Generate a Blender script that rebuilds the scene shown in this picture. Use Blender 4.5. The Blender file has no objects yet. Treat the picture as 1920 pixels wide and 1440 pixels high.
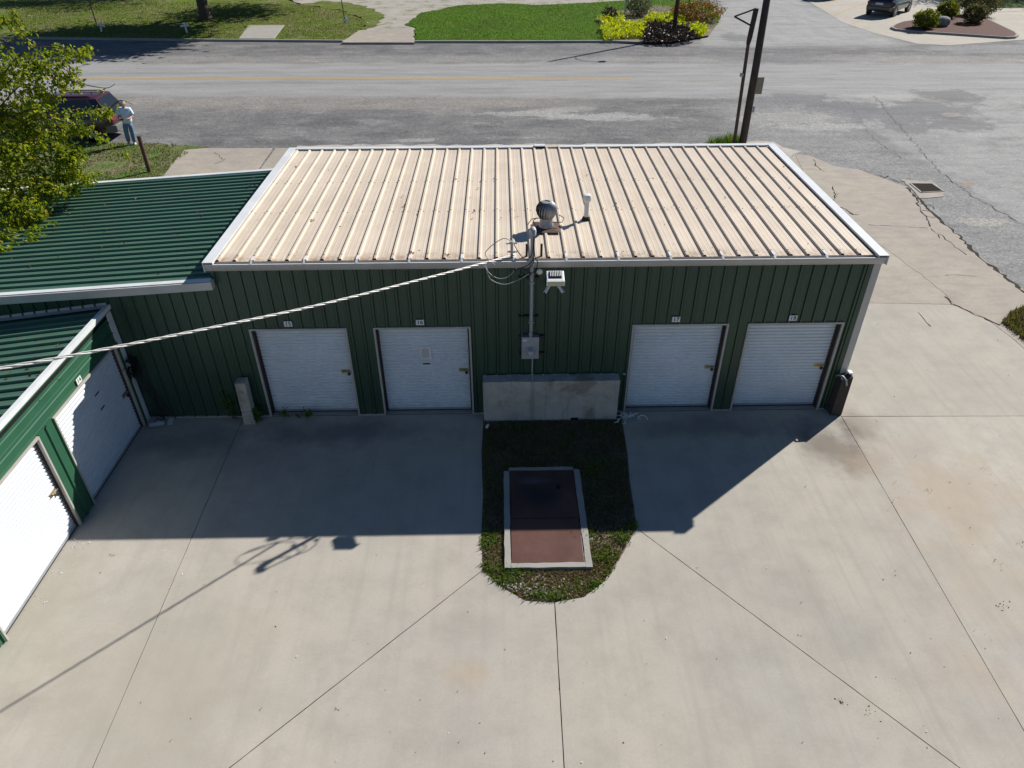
import bpy, bmesh, math, random
import numpy as np
from mathutils import Vector, Matrix
from mathutils.geometry import intersect_line_line_2d
rnd = random.Random(7)
npr = np.random.default_rng(11)
SC = bpy.context.scene
COL = SC.collection

# ------------------------------------------------------------------ camera, sky, sun, exposure
CAM = Vector((-0.797, -11.556, 8.883)); PITCH, YAW, ROLL, FPX = 0.6152, 0.0146, -0.0043, 1333.74
_f = Vector((math.sin(YAW)*math.cos(PITCH), math.cos(YAW)*math.cos(PITCH), -math.sin(PITCH)))
_r0 = Vector((math.cos(YAW), -math.sin(YAW), 0)); _u0 = _r0.cross(_f)
CR = math.cos(ROLL)*_r0+math.sin(ROLL)*_u0; CU = -math.sin(ROLL)*_r0+math.cos(ROLL)*_u0; CF = _f
cam_d = bpy.data.cameras.new('camera'); cam = bpy.data.objects.new('camera', cam_d); COL.objects.link(cam)
m = Matrix.Identity(4)
for i in range(3):
    m[i][0] = CR[i]; m[i][1] = CU[i]; m[i][2] = -CF[i]; m[i][3] = CAM[i]
cam.matrix_world = m
cam_d.sensor_width = 36; cam_d.lens = FPX*36/1920; cam_d.clip_end = 2000
SC.camera = cam
SUN = Vector((-1.085, -0.905, -1.0)).normalized()          # direction the light travels
elev = math.asin(-SUN.z); azim = math.atan2(-SUN.x, -SUN.y)   # from +Y towards +X
W = bpy.data.worlds.new('World'); SC.world = W; W.use_nodes = True
nt = W.node_tree; bg = nt.nodes['Background']; sky = nt.nodes.new('ShaderNodeTexSky')
sky.sky_type = 'NISHITA'; sky.sun_disc = False; sky.sun_elevation = elev; sky.sun_rotation = azim
sky.air_density = 1.0; sky.dust_density = 0.0; sky.ozone_density = 6.0
nt.links.new(sky.outputs[0], bg.inputs[0]); bg.inputs[1].default_value = 0.05
sl = bpy.data.lights.new('sun', 'SUN'); sl.energy = 5.0; sl.angle = math.radians(0.53); sl.color = (1, .955, .89)
so = bpy.data.objects.new('sun', sl); COL.objects.link(so); so.rotation_euler = SUN.to_track_quat('-Z', 'Y').to_euler(); so.location = (20, 20, 30)
vs = SC.view_settings; vs.view_transform = 'Standard'; vs.look = 'None'; vs.gamma = 1; vs.exposure = 0.42; vs.use_curve_mapping = False
SC.cycles.max_bounces = 6; SC.cycles.transparent_max_bounces = 6

def ray(u, v):
    return CF+CR*((u-960)/FPX)-CU*((v-720)/FPX)
def G(u, v, z=0.0):          # survey: where the sight line through a pixel of the photograph meets height z
    d = ray(u, v); t = (z-CAM.z)/d.z; return CAM+d*t
def atY(u, v, y):
    d = ray(u, v); t = (y-CAM.y)/d.y; return CAM+d*t
def atX(u, v, x):
    d = ray(u, v); t = (x-CAM.x)/d.x; return CAM+d*t
def GP(pts, z=0.0):
    return [(G(u, v, z).x, G(u, v, z).y) for u, v in pts]

# ------------------------------------------------------------------ materials
class NT:
    def __init__(s, name):
        s.m = bpy.data.materials.new(name); s.m.use_nodes = True; s.t = s.m.node_tree; s.n = s.t.nodes
        s.p = s.n['Principled BSDF']; s.out = s.n['Material Output']; s._pos = None
    def add(s, typ, **kw):
        n = s.n.new(typ)
        for k, v in kw.items(): setattr(n, k, v)
        return n
    def link(s, a, b): s.t.links.new(a, b)
    def pos(s):
        if s._pos is None: s._pos = s.add('ShaderNodeNewGeometry').outputs['Position']
        return s._pos
    def sc(s, scale, loc=(0, 0, 0), rot=(0, 0, 0), src=None):
        mp = s.add('ShaderNodeMapping'); mp.inputs['Scale'].default_value = scale if isinstance(scale, tuple) else (scale,)*3
        mp.inputs['Location'].default_value = loc; mp.inputs['Rotation'].default_value = rot
        s.link(src or s.pos(), mp.inputs[0]); return mp.outputs[0]
    def noise(s, scale=1.0, detail=5, rough=.6, vec=None, dist=0):
        n = s.add('ShaderNodeTexNoise'); n.inputs['Scale'].default_value = scale; n.inputs['Detail'].default_value = detail
        n.inputs['Roughness'].default_value = rough; n.inputs['Distortion'].default_value = dist
        s.link(vec or s.pos(), n.inputs['Vector']); return n.outputs['Fac']
    def ramp(s, fac, stops):
        r = s.add('ShaderNodeValToRGB'); e = r.color_ramp.elements
        while len(e) < len(stops): e.new(.5)
        for el, (p, c) in zip(e, stops):
            el.position = p; el.color = (c, c, c, 1) if isinstance(c, (int, float)) else (*c, 1)
        s.link(fac, r.inputs[0]); return r.outputs[0]
    def mix(s, fac, a, b, mode='MIX'):
        n = s.add('ShaderNodeMix', data_type='RGBA', blend_type=mode)
        for sock, v in ((n.inputs[0], fac), (n.inputs[6], a), (n.inputs[7], b)):
            if isinstance(v, (int, float)): sock.default_value = v if sock == n.inputs[0] else (v, v, v, 1)
            elif isinstance(v, tuple): sock.default_value = (*v, 1)
            else: s.link(v, sock)
        return n.outputs[2]
    def math(s, op, a, b=0.0, clamp=False):
        n = s.add('ShaderNodeMath', operation=op, use_clamp=clamp)
        for sock, v in ((n.inputs[0], a), (n.inputs[1], b)):
            if isinstance(v, (int, float)): sock.default_value = v
            else: s.link(v, sock)
        return n.outputs[0]
    def xyz(s):
        n = s.add('ShaderNodeSeparateXYZ'); s.link(s.pos(), n.inputs[0]); return n.outputs
    def band(s, val, lo, hi, soft):   # 1 between lo and hi
        a = s.add('ShaderNodeMapRange'); a.interpolation_type = 'SMOOTHSTEP'; s.link(val, a.inputs[0]); a.inputs[1].default_value = lo-soft; a.inputs[2].default_value = lo+soft
        b = s.add('ShaderNodeMapRange'); b.interpolation_type = 'SMOOTHSTEP'; s.link(val, b.inputs[0]); b.inputs[1].default_value = hi-soft; b.inputs[2].default_value = hi+soft
        b.inputs[3].default_value = 1; b.inputs[4].default_value = 0
        return s.math('MULTIPLY', a.outputs[0], b.outputs[0])
    def spot(s, x, y, rx, ry, amount=.6, ns=1.5):   # soft irregular patch of colour on the ground
        mp = s.sc((1/rx, 1/ry, 0), (-x/rx, -y/ry, 0)); ln = s.add('ShaderNodeVectorMath', operation='LENGTH'); s.link(mp, ln.inputs[0])
        nz = s.math('MULTIPLY', s.math('SUBTRACT', s.noise(ns, 4), .5), 1.6)
        d = s.math('ADD', ln.outputs['Value'], nz)
        r = s.add('ShaderNodeMapRange'); r.interpolation_type = 'SMOOTHSTEP'; s.link(d, r.inputs[0]); r.inputs[1].default_value = 0.1; r.inputs[2].default_value = 1.0
        r.inputs[3].default_value = amount; r.inputs[4].default_value = 0; return r.outputs[0]
    def tone(s, k, amt):   # slight difference from sheet to sheet
        o = s.add('ShaderNodeObjectInfo'); return s.mix(1., k, s.ramp(o.outputs['Random'], [(0, 1-amt), (1, 1+amt)]), 'MULTIPLY')
    def bump(s, h, strength=.3, dist=.01):
        b = s.add('ShaderNodeBump'); b.inputs['Strength'].default_value = strength; b.inputs['Distance'].default_value = dist
        s.link(h, b.inputs['Height']); s.link(b.outputs[0], s.p.inputs['Normal'])
    def col(s, c):
        if isinstance(c, tuple): s.p.inputs['Base Color'].default_value = (*c, 1)
        else: s.link(c, s.p.inputs['Base Color'])
    def fin(s, rough=.6, metal=0.0, spec=.5):
        if isinstance(rough, (int, float)): s.p.inputs['Roughness'].default_value = rough
        else: s.link(rough, s.p.inputs['Roughness'])
        s.p.inputs['Metallic'].default_value = metal; s.p.inputs['Specular IOR Level'].default_value = spec
        return s.m
def v3(c, k): return tuple(min(1, x*k) for x in c)
def simple(name, c, rough=.6, metal=0.0, var=.12, ns=6, bump=0, bscale=60, spec=.5):
    s = NT(name); n = s.noise(ns, 5)
    s.col(s.ramp(n, [(.25, v3(c, 1-var)), (.75, v3(c, 1+var))]))
    if bump: s.bump(s.noise(bscale, 4), bump, .01)
    return s.fin(rough, metal, spec)

def concrete_mat(name, base, yard=False, old=False):
    s = NT(name)
    big = s.noise(.32, 4, .55, dist=.4); mid = s.noise(1.7, 6, .65); fine = s.noise(28, 5, .7); vf = s.noise(140, 2, .6)
    c = s.mix(s.ramp(big, [(.32, 0.), (.68, 1.)]), v3(base, .92), (base[0]*1.05, base[1]*1.045, base[2]*1.0))
    c = s.mix(s.ramp(s.noise(.55, 5, .6, s.sc(1, (13, 4, 0))), [(.48, 0.), (.72, .5)]), c, (base[0]*.90, base[1]*.95, base[2]*.97))
    c = s.mix(1., c, s.ramp(mid, [(.25, .84), (.55, 1.), (.8, 1.06)]), 'MULTIPLY')
    c = s.mix(1., c, s.ramp(fine, [(.25, .92), (.75, 1.05)]), 'MULTIPLY')
    c = s.mix(1., c, s.ramp(vf, [(.2, .9), (.8, 1.07)]), 'MULTIPLY')
    if yard:
        # broom streaks, tyre rubber, rust tints and damp dirt at the building corner, patches and painted shade along the wall
        st = s.noise(1., 4, .6, s.sc((5.5, .22, 1), rot=(0, 0, math.radians(-14))))
        c = s.mix(s.ramp(st, [(.50, 0.), (.72, .42)]), c, v3(base, .76))
        st2 = s.noise(1., 6, .7, s.sc((9, .35, 1), (3, 1, 0), (0, 0, math.radians(-32)))); c = s.mix(s.math('MULTIPLY', s.ramp(st2, [(.55, 0.), (.72, .5)]), s.band(s.xyz()[0], 2.2, 40, 1.2)), c, v3(base, .74))
        c = s.mix(s.ramp(s.noise(.75, 7, .75, s.sc(1, (8, 3, 0))), [(.56, 0.), (.63, .22)]), c, (base[0]*.72, base[1]*.72, base[2]*.74))
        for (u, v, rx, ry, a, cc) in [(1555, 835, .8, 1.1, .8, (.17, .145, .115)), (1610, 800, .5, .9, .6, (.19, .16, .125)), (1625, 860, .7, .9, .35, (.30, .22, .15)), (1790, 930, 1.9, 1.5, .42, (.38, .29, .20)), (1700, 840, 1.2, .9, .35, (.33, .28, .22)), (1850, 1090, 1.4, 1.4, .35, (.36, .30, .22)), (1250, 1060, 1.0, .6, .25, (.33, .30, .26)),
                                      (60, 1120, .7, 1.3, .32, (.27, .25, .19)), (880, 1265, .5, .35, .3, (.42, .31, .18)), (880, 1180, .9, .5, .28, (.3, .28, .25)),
                                      (1500, 1080, .5, .9, .3, (.29, .26, .24)), (1590, 1190, .6, .7, .25, (.27, .27, .25)), (1830, 1260, .6, .7, .22, (.42, .29, .18)), (480, 860, 1.5, .9, .35, (.2, .2, .2)), (640, 812, 2.6, .55, .7, (.15, .15, .15)), (380, 830, 1.6, .7, .55, (.17, .17, .17)), (1340, 800, 2.6, .5, .6, (.16, .16, .16)), (1590, 815, .35, .7, .6, (.13, .115, .095)),  # grey wall-base spots: dark patches, plus the building's shade deepened in the colour
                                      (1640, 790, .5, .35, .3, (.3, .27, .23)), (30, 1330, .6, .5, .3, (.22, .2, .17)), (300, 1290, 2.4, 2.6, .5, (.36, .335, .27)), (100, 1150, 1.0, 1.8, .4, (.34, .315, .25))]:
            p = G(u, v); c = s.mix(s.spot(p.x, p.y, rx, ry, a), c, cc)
    if old:
        c = s.mix(s.ramp(s.noise(2.2, 8, .76, s.sc((.6, 1.3, 1))), [(.44, 0.), (.66, .6)]), c, v3(base, .66))
        c = s.mix(s.ramp(s.noise(9, 6, .75), [(.54, 0.), (.66, .5)]), c, v3(base, .62))
    c = s.tone(c, .04)
    sp = s.noise(33, 3, .5, s.sc(1, (5, 5, 5)))
    c = s.mix(s.ramp(sp, [(.77, 0.), (.8, .5)]), c, v3(base, .45))
    s.col(c); s.bump(s.math('ADD', fine, s.math('MULTIPLY', vf, .6)), .22 if not old else .4, .004)
    return s.fin(.88, 0, .25)
M = {}
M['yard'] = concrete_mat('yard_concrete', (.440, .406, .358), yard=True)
M['apron'] = concrete_mat('apron_concrete', (.40, .355, .305), old=True)
M['lot'] = concrete_mat('lot_concrete', (.42, .385, .335))
M['kerb'] = concrete_mat('kerb_concrete', (.36, .345, .32))

def asphalt_mat():
    s = NT('weathered_asphalt'); X = s.xyz(); x, y = X[0], X[1]
    warp = s.math('MULTIPLY', s.math('SUBTRACT', s.noise(.35, 6, .7), .5), 2.6)
    rag = s.math('MULTIPLY', s.math('SUBTRACT', s.noise(.9, 9, .78), .5), 3.4)
    yy = s.math('ADD', s.math('ADD', y, s.math('MULTIPLY', x, .039)), warp)
    def side(p, q, soft, rg=1.0):      # ragged half plane to the left of the line p-q
        a, b = G(*p), G(*q); d = Vector((b.x-a.x, b.y-a.y)).normalized(); n = (-d.y, d.x)
        v = s.math('ADD', s.math('MULTIPLY', x, n[0]), s.math('MULTIPLY', y, n[1])); v = s.math('SUBTRACT', v, a.x*n[0]+a.y*n[1])
        v = s.math('ADD', v, s.math('MULTIPLY', rag, rg)); r = s.add('ShaderNodeMapRange'); r.interpolation_type = 'SMOOTHSTEP'; s.link(v, r.inputs[0]); r.inputs[1].default_value = -soft; r.inputs[2].default_value = soft
        return r.outputs[0]
    strk = s.noise(1., 6, .65, s.sc((.12, 1.3, 1)))
    blot = s.noise(.42, 8, .72, dist=.6); blot2 = s.noise(1., 8, .75, s.sc((.35, .9, 1), (31, 7, 0)))
    spk = s.noise(13, 4, .8); spk2 = s.noise(5, 6, .8); spk3 = s.noise(40, 2, .7)
    gravel = s.ramp(blot, [(.28, (.10, .101, .104)), (.5, (.150, .149, .149)), (.66, (.20, .196, .19)), (.8, (.27, .262, .25))])
    gravel = s.mix(s.ramp(blot2, [(.52, 0.), (.68, .6)]), gravel, (.315, .305, .29))
    lane = s.ramp(strk, [(.3, (.25, .25, .246)), (.55, (.298, .296, .288)), (.8, (.345, .34, .326))])
    lanes = s.band(yy, 26.0, 34.4, .55)
    c = s.mix(lanes, gravel, lane)
    dust = s.math('MULTIPLY', s.band(yy, 23.6, 26.2, .9), s.band(x, -60, 3, 4))
    c = s.mix(s.math('MULTIPLY', dust, .5), c, (.31, .285, .25))
    c = s.mix(s.math('MULTIPLY', s.band(yy, 34.6, 36.4, .6), .4), c, (.33, .315, .29))
    # pale chip seal: up the side street, across the junction mouth and down the right
    street = s.math('MULTIPLY', s.math('SUBTRACT', 1, side((1300, 95), (1345, 10), .9, 1.2)), side((1740, 100), (1500, 0), .9, 1.0))
    street = s.math('MULTIPLY', street, s.band(y, 39, 400, 1.5))
    c = s.mix(s.math('MULTIPLY', street, .93), c, s.ramp(s.noise(1., 7, .75, s.sc((1.1, .3, 1))), [(.3, (.255, .255, .25)), (.55, (.315, .313, .305)), (.75, (.35, .347, .335))]))
    right = s.math('SUBTRACT', 1, side((1500, 150), (1920, 424), .35, .22))
    right = s.math('SUBTRACT', 1, side((1540, 188), (1925, 425), .35, .55)); right = s.math('SUBTRACT', 1, right)
    right = s.math('MULTIPLY', right, s.band(y, -40, 26.5, .5)); right = s.math('MULTIPLY', right, s.band(x, 9, 300, 2))
    c = s.mix(s.math('MULTIPLY', right, .9), c, s.ramp(s.noise(.8, 6, .7), [(.32, (.225, .224, .22)), (.5, (.30, .298, .29)), (.7, (.335, .331, .32))]))
    near = s.math('MULTIPLY', s.math('SUBTRACT', 1, right), s.math('MULTIPLY', s.band(x, 9.5, 300, 1.5), s.band(y, -40, 24.5, .8)))
    c = s.mix(s.math('MULTIPLY', near, .85), c, s.ramp(s.noise(.7, 7, .75), [(.3, (.19, .19, .19)), (.7, (.275, .272, .265))]))
    def blob(u, v, rx, ry, amt, col):
        nonlocal c
        p = G(u, v); mp = s.sc((1/rx, 1/ry, 0), (-p.x/rx, -p.y/ry, 0)); ln = s.add('ShaderNodeVectorMath', operation='LENGTH'); s.link(mp, ln.inputs[0])
        d = s.math('ADD', ln.outputs['Value'], s.math('MULTIPLY', rag, .95)); r = s.add('ShaderNodeMapRange'); r.interpolation_type = 'SMOOTHSTEP'; s.link(d, r.inputs[0]); r.inputs[1].default_value = .62; r.inputs[2].default_value = 1.0; r.inputs[3].default_value = amt; r.inputs[4].default_value = 0
        c = s.mix(r.outputs[0], c, col)
    dk = (.165, .167, .17); pl = (.335, .33, .315)
    for b_ in [(1470, 186, 3.0, 1.3, .85, dk), (1580, 200, 2.6, 1.5, .9, dk), (1660, 215, 2.8, 2.0, .92, dk), (1740, 200, 2.4, 2.6, .92, dk), (1775, 180, 2.0, 1.6, .9, dk), (1800, 232, 1.7, 1.4, .9, dk), (1700, 238, 1.6, .9, .85, dk), (1660, 180, 2.0, 1.0, .95, pl), (1785, 214, .5, .45, .6, (.34, .29, .24)), (1745, 188, .8, .5, .5, (.3, .27, .24)),
               (1420, 108, 2.6, 1.6, .8, dk), (1500, 112, 3.6, 1.2, .75, dk), (1380, 70, 1.2, 2.2, .7, dk), (1600, 108, 3.2, 1.2, .6, (.24, .235, .225)), (1700, 110, 3.5, 1.2, .5, (.25, .24, .23)), (1860, 92, 5, 1.6, .75, (.22, .22, .22)),
               (1000, 212, 2.6, .7, .7, pl), (1130, 218, 3.2, .8, .75, pl), (1060, 204, 2.0, .5, .5, pl), (1480, 222, 2.8, 1.2, .6, pl), (1540, 238, 2.2, .7, .6, pl), (1845, 415, .9, .35, .6, (.35, .335, .29)), (780, 262, 1.2, .3, .6, pl), (676, 272, .5, .2, .8, (.38, .37, .35))]: blob(*b_)
    wp = s.math('MULTIPLY', lanes, s.ramp(s.noise(1., 3, .5, s.sc((.03, 1.0, 1), (0, 2, 0))), [(.5, 0.), (.7, .35)]))
    c = s.mix(wp, c, (.22, .223, .225))
    calm = s.math('MAXIMUM', lanes, s.math('MAXIMUM', s.math('MULTIPLY', street, .8), s.math('MULTIPLY', right, .7)))
    grit = s.mix(calm, s.ramp(spk, [(.3, .55), (.5, 1.0), (.7, 1.5)]), s.ramp(spk, [(.3, .84), (.7, 1.13)]))
    stv = s.ramp(s.noise(1., 8, .75, s.sc((.22, 1.1, 1), (17, 3, 0))), [(.35, .80), (.5, 1.), (.68, 1.12)]); c = s.mix(1., c, stv, 'MULTIPLY')
    c = s.mix(1., c, grit, 'MULTIPLY'); c = s.mix(1., c, s.mix(calm, s.ramp(spk2, [(.3, .72), (.7, 1.26)]), s.ramp(spk2, [(.25, .93), (.75, 1.06)])), 'MULTIPLY')
    c = s.mix(1., c, s.ramp(spk3, [(.3, .8), (.7, 1.2)]), 'MULTIPLY')
    s.col(c); s.bump(s.math('ADD', spk, spk3), .5, .012); return s.fin(.9, 0, .25)
M['asphalt'] = asphalt_mat()
def patch_mat(name, c, grit=.25, ns=2.2, lo=.82):
    s = NT(name); spk = s.noise(34, 3, .7); n = s.noise(ns, 6, .7)
    k = s.ramp(n, [(.25, v3(c, lo)), (.75, v3(c, 2-lo))]); k = s.mix(1., k, s.ramp(spk, [(.3, 1-grit), (.7, 1+grit)]), 'MULTIPLY')
    s.col(k); s.bump(spk, .5, .008); return s.fin(.9, 0, .25)
M['asphalt_dark'] = patch_mat('dark_asphalt_patch', (.165, .167, .168), .3)
M['asphalt_mid'] = patch_mat('grey_asphalt', (.235, .235, .232), .2, 1.2)
M['asphalt_pale'] = patch_mat('pale_asphalt', (.325, .325, .315), .1, .9, .92)
def weedy_gravel():
    s = NT('weedy_gravel'); n = s.noise(.8, 8, .78); g = s.noise(9, 5, .8); c = s.ramp(s.noise(1.6, 7, .75), [(.3, (.30, .28, .25)), (.7, (.47, .44, .395))])
    c = s.mix(s.ramp(n, [(.50, 0.), (.60, .75)]), c, s.ramp(g, [(.35, (.10, .125, .035)), (.65, (.23, .215, .12))])); c = s.mix(1., c, s.ramp(g, [(.3, .72), (.7, 1.25)]), 'MULTIPLY')
    s.col(c); s.bump(g, .6, .03); return s.fin(.95, 0, .1)
M['weedy'] = weedy_gravel()
M['gravel'] = patch_mat('limestone_gravel', (.42, .39, .35), .3, 1.5, .75)

def lawn_mat(name, a, b, dry, amt, ns=.5):
    s = NT(name); n1 = s.noise(ns, 8, .78); n2 = s.noise(4, 6, .8); n3 = s.noise(11, 5, .85, s.sc((1, .6, 1))); n4 = s.noise(.18, 4, .6)
    c = s.mix(n2, a, b); c = s.mix(s.ramp(n1, [(.60-amt*.35, 0.), (.74-amt*.3, .9)]), c, dry)
    c = s.mix(1., c, s.ramp(n3, [(.3, .35), (.5, .95), (.7, 1.7)]), 'MULTIPLY')
    c = s.mix(1., c, s.ramp(n2, [(.3, .68), (.7, 1.32)]), 'MULTIPLY'); c = s.mix(1., c, s.ramp(n4, [(.3, .82), (.7, 1.15)]), 'MULTIPLY')
    s.col(c); s.bump(s.math('ADD', n3, n2), .9, .08); return s.fin(.95, 0, .1)
M['lawn_far'] = lawn_mat('patchy_lawn', (.085, .14, .012), (.13, .18, .022), (.21, .185, .10), .40)
M['lawn_green'] = lawn_mat('green_lawn', (.048, .125, .004), (.08, .17, .008), (.12, .165, .02), .12)
M['lawn_near'] = lawn_mat('near_lawn', (.08, .15, .025), (.13, .20, .045), (.235, .20, .125), .5, .7)
M['lawn_shade'] = lawn_mat('shaded_lawn', (.05, .09, .02), (.08, .12, .03), (.1, .12, .05), .1)  # darker lawn colour, tree shade painted in
M['dirt'] = patch_mat('brown_soil', (.17, .135, .10), .35, 2.5, .6)
M['mulch'] = patch_mat('red_mulch', (.085, .032, .023), .7, 5, .55)
M['ground'] = patch_mat('joint_soil', (.07, .06, .05), .2)

def metal_paint(name, c, rough=.38, streak=.1, axis=(14, 14, .6), dirt=None, damt=.0, spec=.5):
    s = NT(name); n = s.noise(1., 5, .6, s.sc(axis)); n2 = s.noise(1.3, 5, .6)
    k = s.ramp(n, [(.3, v3(c, 1-streak)), (.7, v3(c, 1+streak))])
    k = s.mix(1., k, s.ramp(n2, [(.3, .92), (.7, 1.06)]), 'MULTIPLY')
    if dirt: k = s.mix(s.ramp(s.noise(1.1, 7, .7, s.sc((1.6, .55, 1))), [(.52, 0.), (.78, damt)]), k, dirt)
    k = s.tone(k, .045 if 'wall' in name or 'roof' in name else .012)
    if name == 'green_wall_paint':
        k = s.mix(s.math('MULTIPLY', s.band(s.xyz()[2], -1, .22, .22), s.ramp(s.noise(3.5, 7, .75), [(.35, 0.), (.65, .6)])), k, (.085, .078, .062))
    if name == 'white_door_paint':
        z_ = s.xyz()[2]; k = s.mix(s.math('MULTIPLY', s.band(z_, -1, .16, .16), s.ramp(s.noise(5, 6, .75), [(.38, 0.), (.65, .55)])), k, (.34, .33, .31))
        k = s.mix(s.ramp(s.noise(2.3, 6, .75, s.sc((1, 1, 2.2))), [(.6, 0.), (.75, .22)]), k, (.45, .45, .44))
    if name == 'tan_roof_paint':
        e = s.band(s.xyz()[1], -1, .12, .22); k = s.mix(s.math('MULTIPLY', e, s.ramp(s.noise(4.5, 6, .75), [(.42, 0.), (.62, .8)])), k, (.25, .15, .085))
        k = s.mix(s.ramp(s.noise(7, 7, .8), [(.66, 0.), (.74, .35)]), k, (.33, .22, .13))
    s.col(k); s.bump(s.noise(3, 2), .04, .02); return s.fin(rough, 0, spec)
M['tan_roof'] = metal_paint('tan_roof_paint', (.635, .54, .43), .5, .035, (30, 1.1, 30), (.46, .345, .235), .42, .35)
M['green_wall'] = metal_paint('green_wall_paint', (.026, .066, .041), .42, .12, (26, 26, .6), (.034, .058, .043), .35)
M['green_roof'] = metal_paint('green_roof_paint', (.070, .152, .104), .45, .1, (.8, 30, 30), (.13, .18, .135), .45)
M['trim'] = metal_paint('pale_grey_trim', (.69, .71, .715), .4, .05, (3, 3, 3), (.42, .38, .32), .3)
M['trim_grey'] = metal_paint('grey_gutter_paint', (.50, .475, .45), .4, .05, (3, 3, 3), (.26, .22, .18), .3)
M['trim_green'] = metal_paint('green_trim_paint', (.030, .108, .060), .42, .06, (3, 3, 3))
M['door_white'] = metal_paint('white_door_paint', (.635, .685, .73), .42, .012, (1.5, 1.5, 1.5), (.55, .56, .56), .25)
M['frame'] = metal_paint('stone_frame_paint', (.42, .40, .36), .45, .06, (4, 4, 4))
M['jamb'] = metal_paint('brown_jamb_paint', (.06, .04, .035), .5, .1, (4, 4, 4))
M['dark'] = simple('dark_void', (.012, .012, .013), .8, spec=.2)
M['black'] = simple('black_rubber', (.018, .018, .02), .55)
M['steel'] = simple('galvanised_steel', (.33, .34, .355), .55, .6, .18, 8)
M['greysteel'] = simple('grey_painted_steel', (.36, .375, .40), .45, .25, .08)
M['brass'] = simple('brass_latch', (.42, .31, .13), .4, .8, .2, 20)
M['guard'] = simple('dark_weathered_steel', (.050, .041, .034), .85, 0, .35, 9, .4)
M['rust'] = simple('rusty_dark_steel', (.055, .035, .028), .75, .2, .35, 9, .3)
M['rustpipe'] = simple('rust_brown_pipe', (.10, .055, .038), .7, .2, .3, 7, .2)
M['frame_dull'] = simple('dull_galvanised', (.40, .39, .37), .9, 0, .2, 12, spec=.1)
M['tar'] = simple('black_tar', (.055, .049, .041), .95, spec=.05)
M['paper'] = simple('white_paper', (.74, .73, .72), .7, 0, .03)
M['ink'] = simple('black_ink', (.012, .012, .012), .6)
M['glass'] = simple('dark_tinted_glass', (.015, .018, .022), .06, 0, .05, 3)
M['meterglass'] = simple('meter_glass', (.38, .42, .42), .12, 0, .1, 12)
M['white'] = simple('white_plastic', (.78, .78, .77), .4, 0, .03)
M['offwhite'] = simple('white_paint_worn', (.70, .70, .68), .5, 0, .12, 5)
M['led'] = simple('led_panel', (.62, .58, .36), .35, 0, .1, 60)
M['cable'] = simple('weathered_aluminium_cable', (.62, .61, .58), .45, .3, .15, 20)
M['wire_grey'] = simple('grey_wire', (.36, .35, .34), .5)
M['pole'] = simple('creosote_pole', (.055, .042, .034), .85, 0, .3, 5, .4, 30)
M['wood'] = simple('weathered_board', (.30, .25, .17), .8, 0, .2, 9)
M['bark'] = simple('tree_bark', (.085, .065, .05), .95, 0, .35, 8, .8, 22)
M['stone'] = simple('grey_boulder', (.20, .22, .20), .9, 0, .3, 5, .8, 18)
def yellow_mat():
    s = NT('worn_yellow_paint'); n = s.noise(3.5, 7, .75)
    s.col(s.mix(s.ramp(n, [(.50, 0.), (.70, .7)]), (.47, .325, .11), (.33, .31, .28))); return s.fin(.85, 0, .2)
M['yellow'] = yellow_mat()
def rustplate():
    s = NT('rust_primer_plate'); n = s.noise(1.6, 6, .6); n2 = s.noise(40, 4, .7)
    c = s.ramp(n, [(.3, (.090, .043, .033)), (.7, (.135, .068, .053))]); c = s.mix(1., c, s.ramp(n2, [(.3, .88), (.7, 1.1)]), 'MULTIPLY')
    p = G(1012, 925); c = s.mix(s.spot(p.x, p.y, .9, .75, .9), c, (.022, .022, .026))  # dark spot paints extra shade onto the upper half of the cover
    p = G(1003, 905); c = s.mix(s.spot(p.x, p.y, .42, .14, .6), c, (.12, .125, .135)); p = G(1046, 912); c = s.mix(s.spot(p.x, p.y, .07, .07, .9, 6), c, (.005, .005, .006))
    s.col(c); s.bump(n2, .1, .003); return s.fin(.38, 0, .5)
M['rustplate'] = rustplate()
def kneewall():
    s = NT('stained_block_wall'); n = s.noise(2.2, 7, .7); st = s.noise(1., 6, .7, s.sc((7, 7, .7)))
    c = s.ramp(n, [(.3, (.33, .312, .28)), (.5, (.45, .425, .38)), (.7, (.53, .50, .45))])
    c = s.mix(s.ramp(st, [(.55, 0.), (.75, .6)]), c, (.10, .095, .085)); c = s.mix(s.ramp(s.noise(1.1, 6, .7, s.sc(1, (7, 2, 3))), [(.54, 0.), (.64, .6)]), c, (.17, .135, .095))
    s.col(c); s.bump(s.noise(20, 5, .7), .5, .01); return s.fin(.9, 0, .2)
M['knee'] = kneewall()
def leaf_mat(name, stops, trans=.45, rough=.45, patch=None):
    s = NT(name); g = s.add('ShaderNodeNewGeometry'); c = s.ramp(g.outputs['Random Per Island'], stops)
    if patch:
        ns, dry, amt = patch; c = s.mix(s.ramp(s.noise(ns, 7, .75), [(.46, 0.), (.64, amt)]), c, dry); c = s.mix(1., c, s.ramp(s.noise(ns*2.3, 5, .7, s.sc(1, (9, 4, 0))), [(.3, .7), (.7, 1.25)]), 'MULTIPLY')
    s.col(c); s.fin(rough, 0, .35)
    t = s.add('ShaderNodeBsdfTranslucent'); hs = s.mix(1., c, (1.5, 1.45, .6), 'MULTIPLY'); s.link(hs, t.inputs[0])
    mx = s.add('ShaderNodeMixShader'); mx.inputs[0].default_value = trans
    s.link(s.p.outputs[0], mx.inputs[1]); s.link(t.outputs[0], mx.inputs[2]); s.link(mx.outputs[0], s.out.inputs[0]); return s.m
M['leaf'] = leaf_mat('pecan_leaf', [(0, (.095, .15, .012)), (.45, (.18, .245, .02)), (.85, (.30, .34, .026)), (.97, (.36, .33, .035)), (1, (.38, .24, .03))], .55)
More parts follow.
